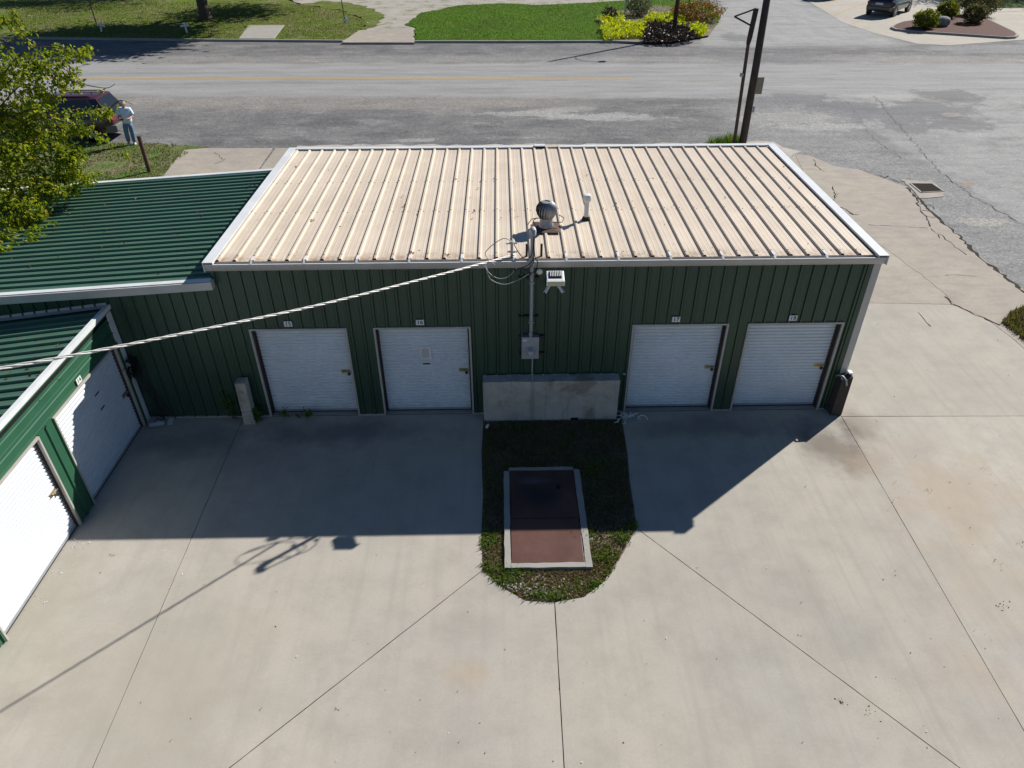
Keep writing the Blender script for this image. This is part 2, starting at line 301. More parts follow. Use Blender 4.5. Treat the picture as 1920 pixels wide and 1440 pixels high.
M['leaf_far'] = leaf_mat('far_leaf', [(0, (.03, .055, .012)), (.6, (.06, .10, .018)), (1, (.10, .13, .02))])
M['grass'] = leaf_mat('mixed_weeds', [(0, (.06, .095, .018)), (.35, (.10, .13, .03)), (.5, (.15, .15, .06)), (.7, (.20, .165, .095)), (1, (.12, .08, .055))], .3, .7, (2.2, (.17, .12, .08), .8))
M['grass_green'] = leaf_mat('green_weeds', [(0, (.06, .12, .015)), (.6, (.10, .19, .025)), (1, (.17, .24, .04))], .35, .6)
M['grass_verge'] = leaf_mat('verge_blades', [(0, (.07, .12, .018)), (.5, (.11, .165, .03)), (.8, (.17, .19, .055)), (1, (.22, .19, .11))], .3, .7, (.6, (.23, .205, .11), .7))
M['grass_lawn'] = leaf_mat('mown_blades', [(0, (.05, .12, .008)), (.6, (.085, .17, .012)), (.9, (.13, .20, .03)), (1, (.20, .19, .08))], .3, .7, (.45, (.17, .185, .055), .9))
M['grass_dry'] = leaf_mat('dry_weeds', [(0, (.13, .085, .055)), (.5, (.21, .165, .10)), (1, (.28, .235, .155))], .3, .8)
M['lime'] = leaf_mat('lime_sweet_potato_leaf', [(0, (.26, .36, .015)), (.5, (.42, .48, .02)), (1, (.56, .56, .03))], .35)
M['purple'] = leaf_mat('dark_purple_leaf', [(0, (.018, .012, .016)), (.6, (.035, .024, .03)), (1, (.06, .045, .05))], .2)
M['rusty_leaf'] = leaf_mat('rust_flower_leaf', [(0, (.06, .09, .02)), (.45, (.12, .12, .03)), (.7, (.30, .13, .03)), (1, (.38, .18, .04))], .3)
M['grey_leaf'] = leaf_mat('silvery_shrub_leaf', [(0, (.06, .085, .04)), (.5, (.12, .14, .10)), (1, (.20, .19, .20))], .3)
M['box_leaf'] = leaf_mat('golden_shrub_leaf', [(0, (.05, .075, .010)), (.5, (.13, .16, .016)), (1, (.28, .28, .025))], .35)
M['dull_leaf'] = leaf_mat('dull_shrub_leaf', [(0, (.04, .05, .02)), (.5, (.08, .085, .035)), (1, (.14, .12, .06))], .3)
M['vine'] = leaf_mat('weed_leaf', [(0, (.05, .10, .012)), (1, (.14, .20, .03))], .4)
M['debris'] = leaf_mat('dry_leaf_litter', [(0, (.06, .035, .02)), (.6, (.15, .09, .04)), (1, (.28, .2, .1))], .2, .8)

# ------------------------------------------------------------------ builders
ORG = {}
def root_org(o):
    while o.parent: o = o.parent
    return ORG.get(o.name, Vector((0, 0, 0)))
class MB:
    def __init__(s): s.v = []; s.f = []
    def add(s, vs, fs):
        b = len(s.v); s.v += [tuple(p) for p in vs]; s.f += [tuple(i+b for i in f) for f in fs]; return s
    def box(s, lo, hi):
        (a, b, c), (d, e, f) = lo, hi
        return s.add([(a, b, c), (d, b, c), (d, e, c), (a, e, c), (a, b, f), (d, b, f), (d, e, f), (a, e, f)],
                     [(3, 2, 1, 0), (4, 5, 6, 7), (0, 1, 5, 4), (1, 2, 6, 5), (2, 3, 7, 6), (3, 0, 4, 7)])
    def bar(s, p, q, w, h, up=(0, 0, 1)):
        p, q = Vector(p), Vector(q); d = (q-p).normalized(); up = Vector(up)
        if abs(d.dot(up)) > .98: up = Vector((0, 1, 0))
        a = d.cross(up).normalized()*w/2; b = a.cross(d).normalized()*h/2
        vs = [t+i*a+j*b for t in (p, q) for i, j in ((-1, -1), (1, -1), (1, 1), (-1, 1))]
        return s.add(vs, [(0, 1, 2, 3), (7, 6, 5, 4), (0, 4, 5, 1), (1, 5, 6, 2), (2, 6, 7, 3), (3, 7, 4, 0)])
    def tube(s, pts, r, n=8, cap=True):
        pts = [Vector(p) for p in pts]; rr = r if isinstance(r, (list, tuple)) else [r]*len(pts); b = len(s.v); prev = None
        for i, p in enumerate(pts):
            d = (pts[min(i+1, len(pts)-1)]-pts[max(i-1, 0)]).normalized()
            if prev is None:
                a = d.cross(Vector((0, 0, 1)))
                if a.length < .05: a = d.cross(Vector((1, 0, 0)))
            else: a = prev-d*prev.dot(d)
            a.normalize(); prev = a; c = d.cross(a)
            for k in range(n):
                t = 2*math.pi*k/n; s.v.append(tuple(p+rr[i]*(math.cos(t)*a+math.sin(t)*c)))
        for i in range(len(pts)-1):
            for k in range(n): s.f.append((b+i*n+k, b+i*n+(k+1) % n, b+(i+1)*n+(k+1) % n, b+(i+1)*n+k))
        if cap:
            s.f.append(tuple(b+k for k in range(n))[::-1]); s.f.append(tuple(b+(len(pts)-1)*n+k for k in range(n)))
        return s
    def lathe(s, c, prof, n=16, axis='z'):
        b = len(s.v); c = Vector(c)
        for r, h in prof:
            for k in range(n):
                t = 2*math.pi*k/n; x, y = r*math.cos(t), r*math.sin(t)
                p = {'z': (x, y, h), 'y': (x, h, y), 'x': (h, x, y)}[axis]; s.v.append(tuple(c+Vector(p)))
        for i in range(len(prof)-1):
            for k in range(n): s.f.append((b+i*n+k, b+i*n+(k+1) % n, b+(i+1)*n+(k+1) % n, b+(i+1)*n+k))
        s.f.append(tuple(b+k for k in range(n))[::-1]); s.f.append(tuple(b+(len(prof)-1)*n+k for k in range(n)))
        return s
    def prism(s, poly, z0, z1):
        n = len(poly); b = len(s.v)
        s.v += [(x, y, z0) for x, y in poly]+[(x, y, z1) for x, y in poly]
        s.f += [tuple(b+i for i in range(n))[::-1], tuple(b+n+i for i in range(n))]+[(b+i, b+(i+1) % n, b+n+(i+1) % n, b+n+i) for i in range(n)]
        return s
    def sheet(s, poly, z):
        b = len(s.v); s.v += [(x, y, z) for x, y in poly]; s.f.append(tuple(range(b, b+len(poly)))); return s
    def mesh(s, name, mat, org=Vector((0, 0, 0)), smooth=False, fix=True):
        me = bpy.data.meshes.new(name); me.from_pydata([(a-org.x, b-org.y, c-org.z) for a, b, c in s.v], [], s.f)
        if fix and len(s.f) < 60000:
            bm = bmesh.new(); bm.from_mesh(me); bmesh.ops.recalc_face_normals(bm, faces=bm.faces); bm.to_mesh(me); bm.free()
        me.materials.append(M[mat] if isinstance(mat, str) else mat)
        if smooth:
            me.polygons.foreach_set('use_smooth', [True]*len(me.polygons))
            if smooth == 'auto': me.set_sharp_from_angle(angle=math.radians(38))
        me.update(); return me
    def build(s, name, mat, parent=None, smooth=False, org=None, fix=True, bevel=0):
        o0 = org if org is not None else (root_org(parent) if parent else Vector((0, 0, 0)))
        me = s.mesh(name, mat, o0, smooth, fix); o = bpy.data.objects.new(name, me); COL.objects.link(o)
        if parent: o.parent = parent
        elif org is not None: o.location = org; ORG[o.name] = org
        if bevel:
            b = o.modifiers.new('bevel', 'BEVEL'); b.width = bevel; b.segments = 2; b.limit_method = 'ANGLE'
        return o
def thing(name, label, cat, loc=(0, 0, 0), group=None):
    o = bpy.data.objects.new(name, None); COL.objects.link(o); o.location = loc; ORG[o.name] = Vector(loc); o.empty_display_size = .2
    tag(o, label, cat, group); return o
def tag(o, label, cat, group=None, kind=None):
    if label: o['label'] = label
    if cat: o['category'] = cat
    if group: o['group'] = group
    if kind: o['kind'] = kind
    return o
def struct(o): o['kind'] = 'structure'; return o
def piece(name, me, parent, loc):
    o = bpy.data.objects.new(name, me); COL.objects.link(o); o.parent = parent; o.location = Vector(loc); return o
def holder(name, parent):
    o = bpy.data.objects.new(name, None); COL.objects.link(o); o.parent = parent; o.empty_display_size = .1; return o
def copy_tree(o, parent=None):
    c = o.copy(); COL.objects.link(c); c.parent = parent
    for ch in list(o.children): copy_tree(ch, c)
    return c
def jag(poly, step=.6, amp=.12, seed=1):
    r = random.Random(seed); out = []
    for i, (x, y) in enumerate(poly):
        X, Y = poly[(i+1) % len(poly)]; L = math.hypot(X-x, Y-y); n = max(1, min(int(L/step), 60))
        for k in range(n):
            t = k/n; j = amp if k else amp*.4
            out.append((x+(X-x)*t+r.uniform(-j, j), y+(Y-y)*t+r.uniform(-j, j)))
    return out
def area(poly): return sum(poly[i][0]*poly[(i+1) % len(poly)][1]-poly[(i+1) % len(poly)][0]*poly[i][1] for i in range(len(poly)))/2
def inset(poly, d):
    if area(poly) < 0: poly = poly[::-1]
    n = len(poly); out = []
    for i in range(n):
        p0, p1, p2 = Vector(poly[i-1]), Vector(poly[i]), Vector(poly[(i+1) % n])
        a = (p1-p0).normalized(); b = (p2-p1).normalized(); na = Vector((-a.y, a.x)); nb = Vector((-b.y, b.x)); h = (na+nb)
        h = h/max(.25, h.length_squared)*2
        out.append(tuple(p1+h*d))
    return out
def flat(name, poly, z, mat, kind='structure'):
    o = MB().sheet(poly if area(poly) > 0 else poly[::-1], z).build(name, mat); o['kind'] = kind; return o

# foliage: many small folded leaves
def leaves(centres, size, seed=0, fold=.35, aspect=.55, up=.35, shape='leaf'):
    r = np.random.default_rng(seed); n = len(centres); c = np.asarray(centres, float)
    d = r.normal(size=(n, 3)); d[:, 2] -= up*.6; d /= np.linalg.norm(d, axis=1)[:, None]
    w = r.normal(size=(n, 3)); w[:, 2] *= .45; w -= (w*d).sum(1)[:, None]*d; w /= np.linalg.norm(w, axis=1)[:, None]
    nn = np.cross(d, w); nn *= np.sign(nn[:, 2:3]+1e-9)
    L = size*r.uniform(.6, 1.25, (n, 1)); Wd = L*aspect
    p0 = c; tip = c+d*L-nn*L*.18; mid = c+d*L*.5
    a = mid+w*Wd*.5+nn*L*fold*.25; b = mid-w*Wd*.5+nn*L*fold*.25
    V = np.stack([p0, a, tip, b], 1).reshape(-1, 3)
    F = [(4*i, 4*i+1, 4*i+2) for i in range(n)]+[(4*i, 4*i+2, 4*i+3) for i in range(n)]
    return V, F
def leaf_obj(name, centres, size, mat, parent=None, seed=0, org=None, **kw):
    V, F = leaves(centres, size, seed, **kw); mb = MB(); mb.v = [tuple(x) for x in V]; mb.f = F
    return mb.build(name, mat, parent, org=org, fix=False)
def blades(pts, h, seed, spread=.5, w=.012):
    r = np.random.default_rng(seed); n = len(pts); p = np.asarray(pts, float)
    a = r.uniform(0, 2*np.pi, n); l = h*r.uniform(.5, 1.35, n); s = r.uniform(.1, spread, n); t = a+np.pi/2
    tip = p+np.stack([np.cos(a)*l*s, np.sin(a)*l*s, l*np.sqrt(np.clip(1-s*s, .05, 1))], 1); wv = np.stack([np.cos(t)*w, np.sin(t)*w, t*0], 1)
    V = np.stack([p-wv, p+wv, tip], 1).reshape(-1, 3); return V, [(3*i, 3*i+1, 3*i+2) for i in range(n)]
def blade_obj(name, pts, h, mat, seed, label=None, cat='grass', **kw):
    V, F = blades(pts, h, seed, **kw); mb = MB(); mb.v = [tuple(x) for x in V]; mb.f = F
    o = mb.build(name, mat, fix=False); tag(o, label, cat, kind='stuff'); return o
def inpoly(poly, x, y):
    c = False; n = len(poly)
    for i in range(n):
        x1, y1 = poly[i]; x2, y2 = poly[i-1]
        if (y1 > y) != (y2 > y) and x < (x2-x1)*(y-y1)/(y2-y1)+x1: c = not c
    return c
def scatter(poly, n, seed, avoid=None):
    r = random.Random(seed); xs = [p[0] for p in poly]; ys = [p[1] for p in poly]; out = []
    while len(out) < n:
        x, y = r.uniform(min(xs), max(xs)), r.uniform(min(ys), max(ys))
        if inpoly(poly, x, y) and not (avoid and inpoly(avoid, x, y)): out.append((x, y))
    return out
# ------------------------------------------------------------------ the setting: soil, streets, slabs
flat('ground', [(-300, -150), (300, -150), (300, 450), (-300, 450)], -.06, 'ground')
def yroad(x, c): return c-.039*x
RX = [-140, -60, -30, 0, 30, 60, 140]
def strip(name, lo, hi, z, mat):
    return flat(name, [(x, lo(x)) for x in RX]+[(x, hi(x)) for x in RX[::-1]], z, mat)
strip('road', lambda x: yroad(x, 26.2), lambda x: yroad(x, 34.4), -.014, 'asphalt')
flat('road_shoulder', [(-140, 6.5)]+[(140, -16)]+[(x, yroad(x, 26.2)) for x in RX[::-1]], -.014, 'asphalt')
strip('gravel_shoulder', lambda x: yroad(x, 34.4), lambda x: yroad(x, 46.5), -.014, 'asphalt')
ss = GP([(1300, 90), (1345, 40), (1330, 0)])
sr = GP([(1480, 0), (1580, 50), (1720, 98)])
d1 = Vector(ss[2])-Vector(ss[1]); d2 = Vector(sr[0])-Vector(sr[1])
flat('side_street', ss+[(ss[2][0]+d1.x*5, ss[2][1]+d1.y*5), (sr[0][0]+d2.x*9+4, sr[0][1]+d2.y*9)]+[(sr[0][0]+3, sr[0][1]), (sr[1][0]+3, sr[1][1]), (sr[2][0]+2, sr[2][1])], -.008, 'asphalt')
flat('paint_mark', jag(GP([(1806, 340), (1825, 341), (1826, 347), (1808, 348)]), .12, .07, 9), -.010, patch_mat('orange_spray_mark', (.29, .235, .18), .3))
# centre line
for k, (off, x0, x1) in enumerate(((-.09, -90, 11.3), (.13, -90, 6.5))):
    o = flat('centre_line', [(x, yroad(x, 30.12)+off-.06) for x in np.linspace(x0, x1, 14)]+[(x, yroad(x, 30.12)+off+.06) for x in np.linspace(x1, x0, 14)], -.009, 'yellow')

# far verge: kerbs, lawns, gravel drive
def kerb_run(pts, w=.17, z0=-.06, z1=.13):
    mb = MB(); L = len(pts)
    a = [(x, y-w/2) for x, y in pts]; b = [(x, y+w/2) for x, y in pts]
    return struct(mb.prism(a+b[::-1], z0, z1).build('kerb', 'kerb', bevel=.02))
kl = GP([(-700, 62), (40, 69), (330, 72.5), (642, 75)], .13); kr = GP([(776, 76), (960, 76), (1137, 75.5), (1205, 77)], .13)
kerb_run(kl); kerb_run(kr)
def beyond(p, n): return [(p[0]*1.0, p[1]+n)]
lawn_l = kl+GP([(668, 62), (690, 40), (640, 20), (560, 8), (520, -8)], .1)+[(-25, 150), (-220, 150), (-220, 60)]
flat('lawn', lawn_l, .10, 'lawn_far')
LSL = GP([(445, 75), (464, 46), (536, 46), (517, 75)], .1)
LG = jag(GP([(776, 76), (780, 52), (760, 46), (790, 24), (860, 10), (940, 6), (1010, 9), (1110, 5), (1180, 0), (1290, -4), (1330, 12), (1352, 34), (1340, 52), (1300, 72), (1137, 76)], .11), .5, .13, 5)
blade_obj('lawn_grass', [(x, y, .11) for x, y in scatter(LG, 26000, 41)], .09, 'grass_lawn', 41, 'short mown green grass in front of the flower bed', spread=.9, w=.022)
blade_obj('lawn_grass', [(x, y, .10) for x, y in scatter(kl[1:]+GP([(668, 62), (690, 40), (640, 20), (560, 8), (300, 4), (0, 4)], .1), 24000, 42, LSL)], .10, 'grass_verge', 42, 'patchy grass on the far left lawn', spread=.9, w=.025)
flat('lawn', LG, .11, 'lawn_green')
flat('gravel_drive', jag(GP([(642, 76), (672, 60), (692, 38), (640, 18), (560, 6), (520, -8), (700, -60), (1100, -60), (1330, -40), (1300, -2), (1200, 1), (1110, 7), (1010, 11), (940, 8), (860, 12), (795, 26), (765, 46), (780, 54), (778, 76)], .09), 1.2, .3, 4), .075, 'weedy')
flat('dirt_strip', jag(GP([(560, 8), (640, 20), (692, 40), (672, 60), (700, 50), (720, 30), (690, 12), (620, 2)], .09), .6, .35, 15), .105, 'lawn_far')
# driveway crossover slab at the kerb and a slab in the lawn
dw = GP([(640, 80), (672, 57), (772, 53), (778, 80)], .1)
struct(MB().prism(inset(dw, .02), -.06, .115).build('driveway_slab', 'apron', bevel=.015))
ls = GP([(447, 73), (466, 48), (534, 47.5), (515, 73)], .1)
struct(MB().prism(inset(ls, .02), -.06, .125).build('lawn_slab', 'kerb', bevel=.015))

# right hand parking lot with kerbed planting island
lotp = GP([(1502, -6), (1545, 20), (1580, 42), (1640, 62), (1720, 82), (1780, 85), (1925, 74), (2100, 64)])
flat('parking_lot', lotp+[(120, 60), (110, 120), (30, 110)], .0, 'lot')
for (a, b) in (((1563, 28), (1624, 5)), ((1596, 45), (1640, 30)), ((1540, 10), (1567, 0)), ((1908, 27), (1935, 35))):
    p, q = G(*a), G(*b); d = Vector((q.x-p.x, q.y-p.y)).normalized()*.06; n = (-d.y, d.x)
    flat('parking_line', [(p.x-n[0], p.y-n[1]), (q.x-n[0], q.y-n[1]), (q.x+n[0], q.y+n[1]), (p.x+n[0], p.y+n[1])], .005, 'yellow')
isl_o = GP([(1670, 50), (1676, 45), (1690, 40), (1740, 33), (1788, 26.5), (1840, 26.5), (1846, 31), (1907, 60), (1911, 65), (1906, 68), (1890, 69), (1800, 63), (1720, 58), (1680, 54)], .14)
struct(MB().prism(isl_o if area(isl_o) > 0 else isl_o[::-1], -.03, .14).build('island_kerb', 'kerb', bevel=.02))
flat('mulch_bed', inset(isl_o, .17), .15, 'mulch')
sw = GP([(1742, 5), (1790, 24), (1925, 21), (2100, 18), (2100, 14), (1925, 15.5), (1810, 16), (1765, 3)])
flat('sidewalk', sw, .012, 'lot')
flat('lawn', GP([(1752, -4), (1768, 3), (1812, 15.5), (1925, 15), (2200, 12), (2200, -30), (1740, -30)]), .02, 'lawn_shade')

# near verge: grass, footpath slab
verge = jag(GP([(-400, 280), (120, 268), (200, 268), (300, 268), (345, 272), (395, 276), (372, 284), (345, 292), (328, 308), (300, 335), (260, 380), (-400, 420)]), .5, .12, 21)
flat('verge_lawn', verge, -.006, 'lawn_near')
pp = GP([(345, 281), (385, 277.5), (512, 277.5), (480, 322), (470, 360), (290, 360), (318, 312)])
struct(MB().prism(jag(inset(pp, .02), .5, .03, 4), -.05, .006).build('footpath_slab', 'apron'))
pp = GP([(516, 277.5), (700, 276), (700, 360), (476, 360), (484, 322)])
struct(MB().prism(inset(pp, .02), -.05, .006).build('footpath_slab', 'apron'))
flat('dirt_strip', jag(GP([(560, 272), (900, 271), (1450, 266), (1500, 284), (1480, 300), (900, 320), (560, 320)]), .5, .15, 4), -.009, 'gravel')

# yard slabs, cut by the saw joints seen in the photograph
def W2(u, v): p = G(u, v); return (p.x, p.y)
def ext(a, b, y): t = (y-a[1])/(b[1]-a[1]); return (a[0]+(b[0]-a[0])*t, y)
def isect(a, b, c, d):
    x1, y1, x2, y2, x3, y3, x4, y4 = *a, *b, *c, *d; D = (x1-x2)*(y3-y4)-(y1-y2)*(x3-x4)
    A = x1*y2-y1*x2; B = x3*y4-y3*x4; return ((A*(x3-x4)-(x1-x2)*B)/D, (A*(y3-y4)-(y1-y2)*B)/D)
YB = -17
J1a, J1b = W2(455, 786), W2(173, 1440); J2a, J2b = W2(905, 1069), W2(430, 1440); J3a, J3b = W2(1040, 1129), W2(1058, 1440)
J4a, J4b = W2(1193, 990), W2(1800, 1440); J5a, J5b = W2(1578, 781), W2(1920, 1370); J6b = W2(1920, 780)
J1a = (J1a[0], -.02)
isl_left = GP([(907, 778), (903, 850), (906, 930), (903, 1000)]); isl_bl = GP([(940, 1100), (985, 1126)]); isl_br = GP([(1095, 1119), (1130, 1092), (1160, 1050)])
isl_right = GP([(1188, 950), (1180, 900), (1176, 850), (1168, 800), (1163, 776)])
island = isl_left+[J2a]+isl_bl+[J3a]+isl_br+[J4a]+isl_right
J12 = isect(J1a, J1b, J2a, J2b); J45 = isect(J4a, J4b, J5a, J5b)
e1 = ext(J1a, J1b, YB); e3 = ext(J3a, J3b, YB); e5 = ext(J5a, J5b, YB)
if J12[1] < YB+1 or J12[1] > -5: J12 = ext(J2a, J2b, YB); C_tail = [J12]; B_tail = [J12, e1]
else: C_tail = [e1, J12]; B_tail = [J12]
if J45[1] < YB+1 or J45[1] > -5: J45 = ext(J4a, J4b, YB); D_tail = [J45]; E_tail = [J45, e5]
else: D_tail = [J45, e5]; E_tail = [J45]
iw = isl_left[0]; ir = isl_right[-1]
J6a = (5.98, J5a[1])
seam = GP([(1625, 568), (1700, 569), (1790, 571), (1850, 598), (1905, 640), (1960, 690), (2100, 800)])
slabs = [
    [(-8.15, -.02), J1a, *B_tail[::1], e1, (-8.15, YB)] if J12[1] > YB+1 else [(-8.15, -.02), J1a, e1, (-8.15, YB)],
    [J1a, (iw[0], -.02)]+isl_left+[J2a]+B_tail,
    [J2a]+isl_bl+[J3a, e3]+C_tail,
    [J3a]+isl_br+[J4a]+D_tail+[e3],
    [J4a]+isl_right+[(ir[0], -.02), (5.9, -.02), J5a]+E_tail[::-1],
    [J5a, J6b, (14, J6b[1]), (14, YB), e5]+([J45] if J45[1] > YB+1 else []),
    [(5.97, J5a[1]+.01), J6b, (14, J6b[1]+.01)]+[p for p in seam[::-1] if p[0] < 14 and p[1] > .3]+[(5.97, seam[0][1])],
]
yard = MB(); first = None
yard_root = flat('yard_base', [(-8.3, .2), (14, .2), (14, YB), (-8.3, YB)], -.04, 'ground')
for i, p in enumerate(slabs):
    q = jag(inset(p, .0062 if i not in (5, 6) else .005), .22, .002, i)
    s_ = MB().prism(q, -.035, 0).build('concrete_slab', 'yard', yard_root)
# old apron beside the building
ap = GP([(1470, 283), (1520, 292), (1565, 312), (1612, 318), (1650, 333), (1700, 350), (1722, 372), (1740, 382), (1770, 418), (1800, 442), (1830, 475), (1870, 505), (1925, 548), (2000, 590), (2080, 690)])+[(seam[i][0], seam[i][1]) for i in (5, 4, 3, 2, 1, 0)]+[(5.97, 6.3)]
ap_root = flat('apron_base', [(5.97, 6), (14, 12), (15, 4), (12, 1)], -.05, 'ground')
cut1 = GP([(1515, 342), (1565, 390), (1600, 425), (1632, 447), (1680, 480), (1720, 510), (1752, 535), (1775, 555), (1790, 571)])
_r = random.Random(5); _c = [cut1[0]]
for (xa, ya), (xb, yb) in zip(cut1, cut1[1:]):
    _c += [(xa+(xb-xa)*k/4+_r.uniform(-.03, .03), ya+(yb-ya)*k/4+_r.uniform(-.03, .03)) for k in (1, 2, 3)]+[(xb, yb)]
cut1 = _c
MB().prism(inset([(5.97, 8.2)]+GP([(1490, 288)])+cut1+seam[:2][::-1], .007), -.045, .002).build('concrete_slab', 'apron', ap_root)
MB().prism(jag(inset([cut1[0]]+GP([(1490, 288), (1520, 292), (1565, 312), (1612, 318), (1650, 333), (1700, 350), (1722, 372), (1738, 392), (1770, 420), (1800, 442), (1830, 475), (1870, 505), (1925, 548), (2000, 600), (2040, 700)])+seam[2:6][::-1]+cut1[::-1][1:-1], .007), 9, .0, 3), -.045, .002).build('concrete_slab', 'apron', ap_root)
# cracks and weedy joints, thin dark ribbons lying on the slabs
def ribbon(mb, px, w, z, seed, jit=.05, step=.15):
    r = random.Random(seed); pts = [Vector((*W2(*p), 0)) for p in px]; out = []
    for a, b in zip(pts, pts[1:]):
        n = max(1, int((b-a).length/step))
        out += [a+(b-a)*k/n+Vector((r.uniform(-jit, jit), r.uniform(-jit, jit), 0)) for k in range(n)]
    out.append(pts[-1]); L = []; R_ = []
    for i, p in enumerate(out):
        d = (out[min(i+1, len(out)-1)]-out[max(0, i-1)]).normalized(); n = Vector((-d.y, d.x, 0))*w*r.uniform(.15, 1.0)
        L.append(p+n); R_.append(p-n)
    b = len(mb.v); k = len(out)
    mb.v += [(p.x, p.y, z) for p in L]+[(p.x, p.y, z) for p in R_]; mb.f += [(b+i, b+i+1, b+k+i+1, b+k+i) for i in range(k-1)]
cr = MB()
for i, (px, w, z) in enumerate([
    ([(1560, 350), (1566, 368), (1560, 380), (1590, 396), (1600, 402)], .03, .006), ([(1527, 300), (1530, 312), (1546, 322)], .03, .006), ([(1590, 400), (1610, 403)], .025, .006),
    ([(1720, 372), (1724, 395), (1735, 405), (1744, 425)], .035, .006), ([(1724, 382), (1745, 383), (1752, 392)], .025, .006), ([(1728, 395), (1748, 398)], .02, .006), ([(1628, 422), (1740, 428)], .012, .006),
    ([(1735, 405), (1758, 408), (1766, 412)], .02, .006), ([(1660, 335), (1666, 330)], .03, .006), ([(1745, 428), (1770, 445), (1790, 462), (1812, 478)], .02, .006), ([(1758, 440), (1762, 447)], .03, .006),
    ([(1700, 352), (1735, 385), (1770, 420), (1800, 444), (1832, 478), (1870, 507), (1922, 548), (2000, 600)], .07, .0065), ([(1612, 318), (1660, 332), (1692, 342)], .025, .008),
    ([(1775, 517), (1800, 515), (1830, 518)], .012, .006), ([(1775, 557), (1785, 570), (1830, 590), (1875, 610)], .035, .007),
    ([(400, 285), (420, 300), (402, 308)], .02, .009), ([(1722, 585), (1745, 612)], .02, .004)]):
    ribbon(cr, px, w, z, i)
struct(cr.build('crack', 'tar', fix=False))
cr = MB()
for i, (px, w, z) in enumerate([([(1640, 180), (1700, 250), (1760, 320), (1830, 370), (1920, 420)], .022, .000), ([(1710, 300), (1800, 296), (1880, 299)], .009, .001), ([(1830, 345), (1870, 351), (1900, 348)], .009, .001), ([(1590, 190), (1640, 262), (1700, 300)], .012, .0)]): ribbon(cr, px, w, z, i+40, .09)
struct(cr.build('crack', patch_mat('filled_crack', (.15, .15, .15), .3), fix=False))
# weed and gravel island in the yard
isl_soil = flat('planting_soil', island, -.012, 'dirt')
vault_out = GP([(944, 886), (957, 877), (1080, 877), (1091, 892), (1110, 1070), (942, 1070)])
gz = inset(island, .012)
def zone(n, seed, fn):
    r = random.Random(seed); out = []
    for x, y in scatter(gz, n*3, seed, vault_out):
        if r.random() < fn(x, y): out.append((x, y, -.012))
        if len(out) >= n: break
    return out
def patchy(x, y, s, o): return .5+.5*math.sin(x*s+o)*math.sin(y*s*1.3+o*2.1)+.35*math.sin(x*s*2.7+o*3)*math.cos(y*s*2.2-o)
blade_obj('weedy_grass', zone(26000, 1, lambda x, y: (.55+.4*patchy(x, y, 3.1, 1.)) if y > -4.2 else .35), .042, 'grass', 5, 'mixed green and brown weeds covering the island by the block wall', spread=.95, w=.009)
blade_obj('green_grass', zone(5000, 2, lambda x, y: max(0, patchy(x, y, 4.2, .4)-.5)*1.3), .055, 'grass_green', 6, 'tufts of fresh green grass on the yard island', spread=.9, w=.010)
blade_obj('dry_grass', zone(14000, 3, lambda x, y: .9 if y < -3.9 else .6*patchy(x, y, 2.3, 2.2)), .045, 'grass_dry', 7, 'dry brown grass at the near end of the yard island', spread=1., w=.010)
tu = []
for u, v, n, s in [(960, 1078, 260, .13), (1010, 1118, 150, .12), (1045, 1118, 150, .10), (910, 1015, 200, .12), (918, 1065, 130, .1), (1130, 1045, 140, .12), (1170, 1010, 160, .12), (1118, 1098, 130, .08), (1098, 1000, 140, .1), (1112, 885, 250, .2), (1185, 985, 90, .07), (1150, 1075, 90, .08), (940, 1090, 120, .1)]:
    p = G(u, v); tu += [(p.x+rnd.gauss(0, s), p.y+rnd.gauss(0, s*.8), -.005) for _ in range(n)]
tu = [t for t in tu if inpoly(inset(island, -.035), t[0], t[1])]
blade_obj('grass_tuft', tu, .075, 'grass_green', 8, 'tall bright green grass tufts along the island edge', spread=.9, w=.011)
pb = MB(); rr = random.Random(5)
for u, v, n, s in [(965, 1100, 90, .14), (1000, 1112, 60, .15), (1060, 1105, 60, .2), (990, 1090, 50, .3), (1108, 1010, 12, .05)]:
    p = G(u, v)
    for _ in range(n):
        x, y = p.x+rr.gauss(0, s), p.y+rr.gauss(0, s*.5); a = rr.uniform(.006, .022)
        if not inpoly(inset(island, .03), x, y) or inpoly(vault_out, x, y): continue
        pb.add([(x+a*rr.uniform(.6, 1), y, 0), (x, y+a, 0), (x-a, y, 0), (x, y-a*.8, 0), (x, y, a*.9)], [(0, 1, 4), (1, 2, 4), (2, 3, 4), (3, 0, 4)])
tag(pb.build('pebbles', 'offwhite', fix=False), 'pale limestone pebbles in the soil at the island tip', 'pebbles', kind='stuff')
# grass on the near verge and lawn edges
vp = [(x, y, -.01) for x, y in scatter([p for p in verge if p[0] > -24] or verge, 15000, 31)]
vp = [p for p in vp if patchy(p[0], p[1], 1.1, .5) > .25]
blade_obj('verge_grass', vp, .09, 'grass_verge', 9, 'rough grass on the verge behind the green roof', spread=.8, w=.02)
rg = GP([(1878, 606), (1895, 585), (1925, 572), (2000, 580), (2000, 680), (1925, 642)])
flat('lawn', jag(rg, .2, .05, 3), .008, 'lawn_near')
blade_obj('verge_grass', [(x, y, .008) for x, y in scatter(rg, 4200, 4)], .11, 'grass', 10, 'clump of green grass at the right edge of the concrete', spread=.9, w=.014)
pg = [(G(u, v).x+rnd.gauss(0, .12), G(u, v).y+rnd.gauss(0, .12), -.01) for u, v in [(1362, 268), (1376, 266), (1386, 264), (1350, 268), (1340, 268), (1372, 262)] for _ in range(90)]
blade_obj('pole_grass', pg, .3, 'grass_green', 11, 'green weeds growing round the foot of the utility pole', spread=.8, w=.02)
ke = [(x+rnd.gauss(0, .1), y-.25+rnd.gauss(0, .1), -.01) for i in range(1500) for x, y in [((-8+rnd.random()*17.5), 41.7)]]
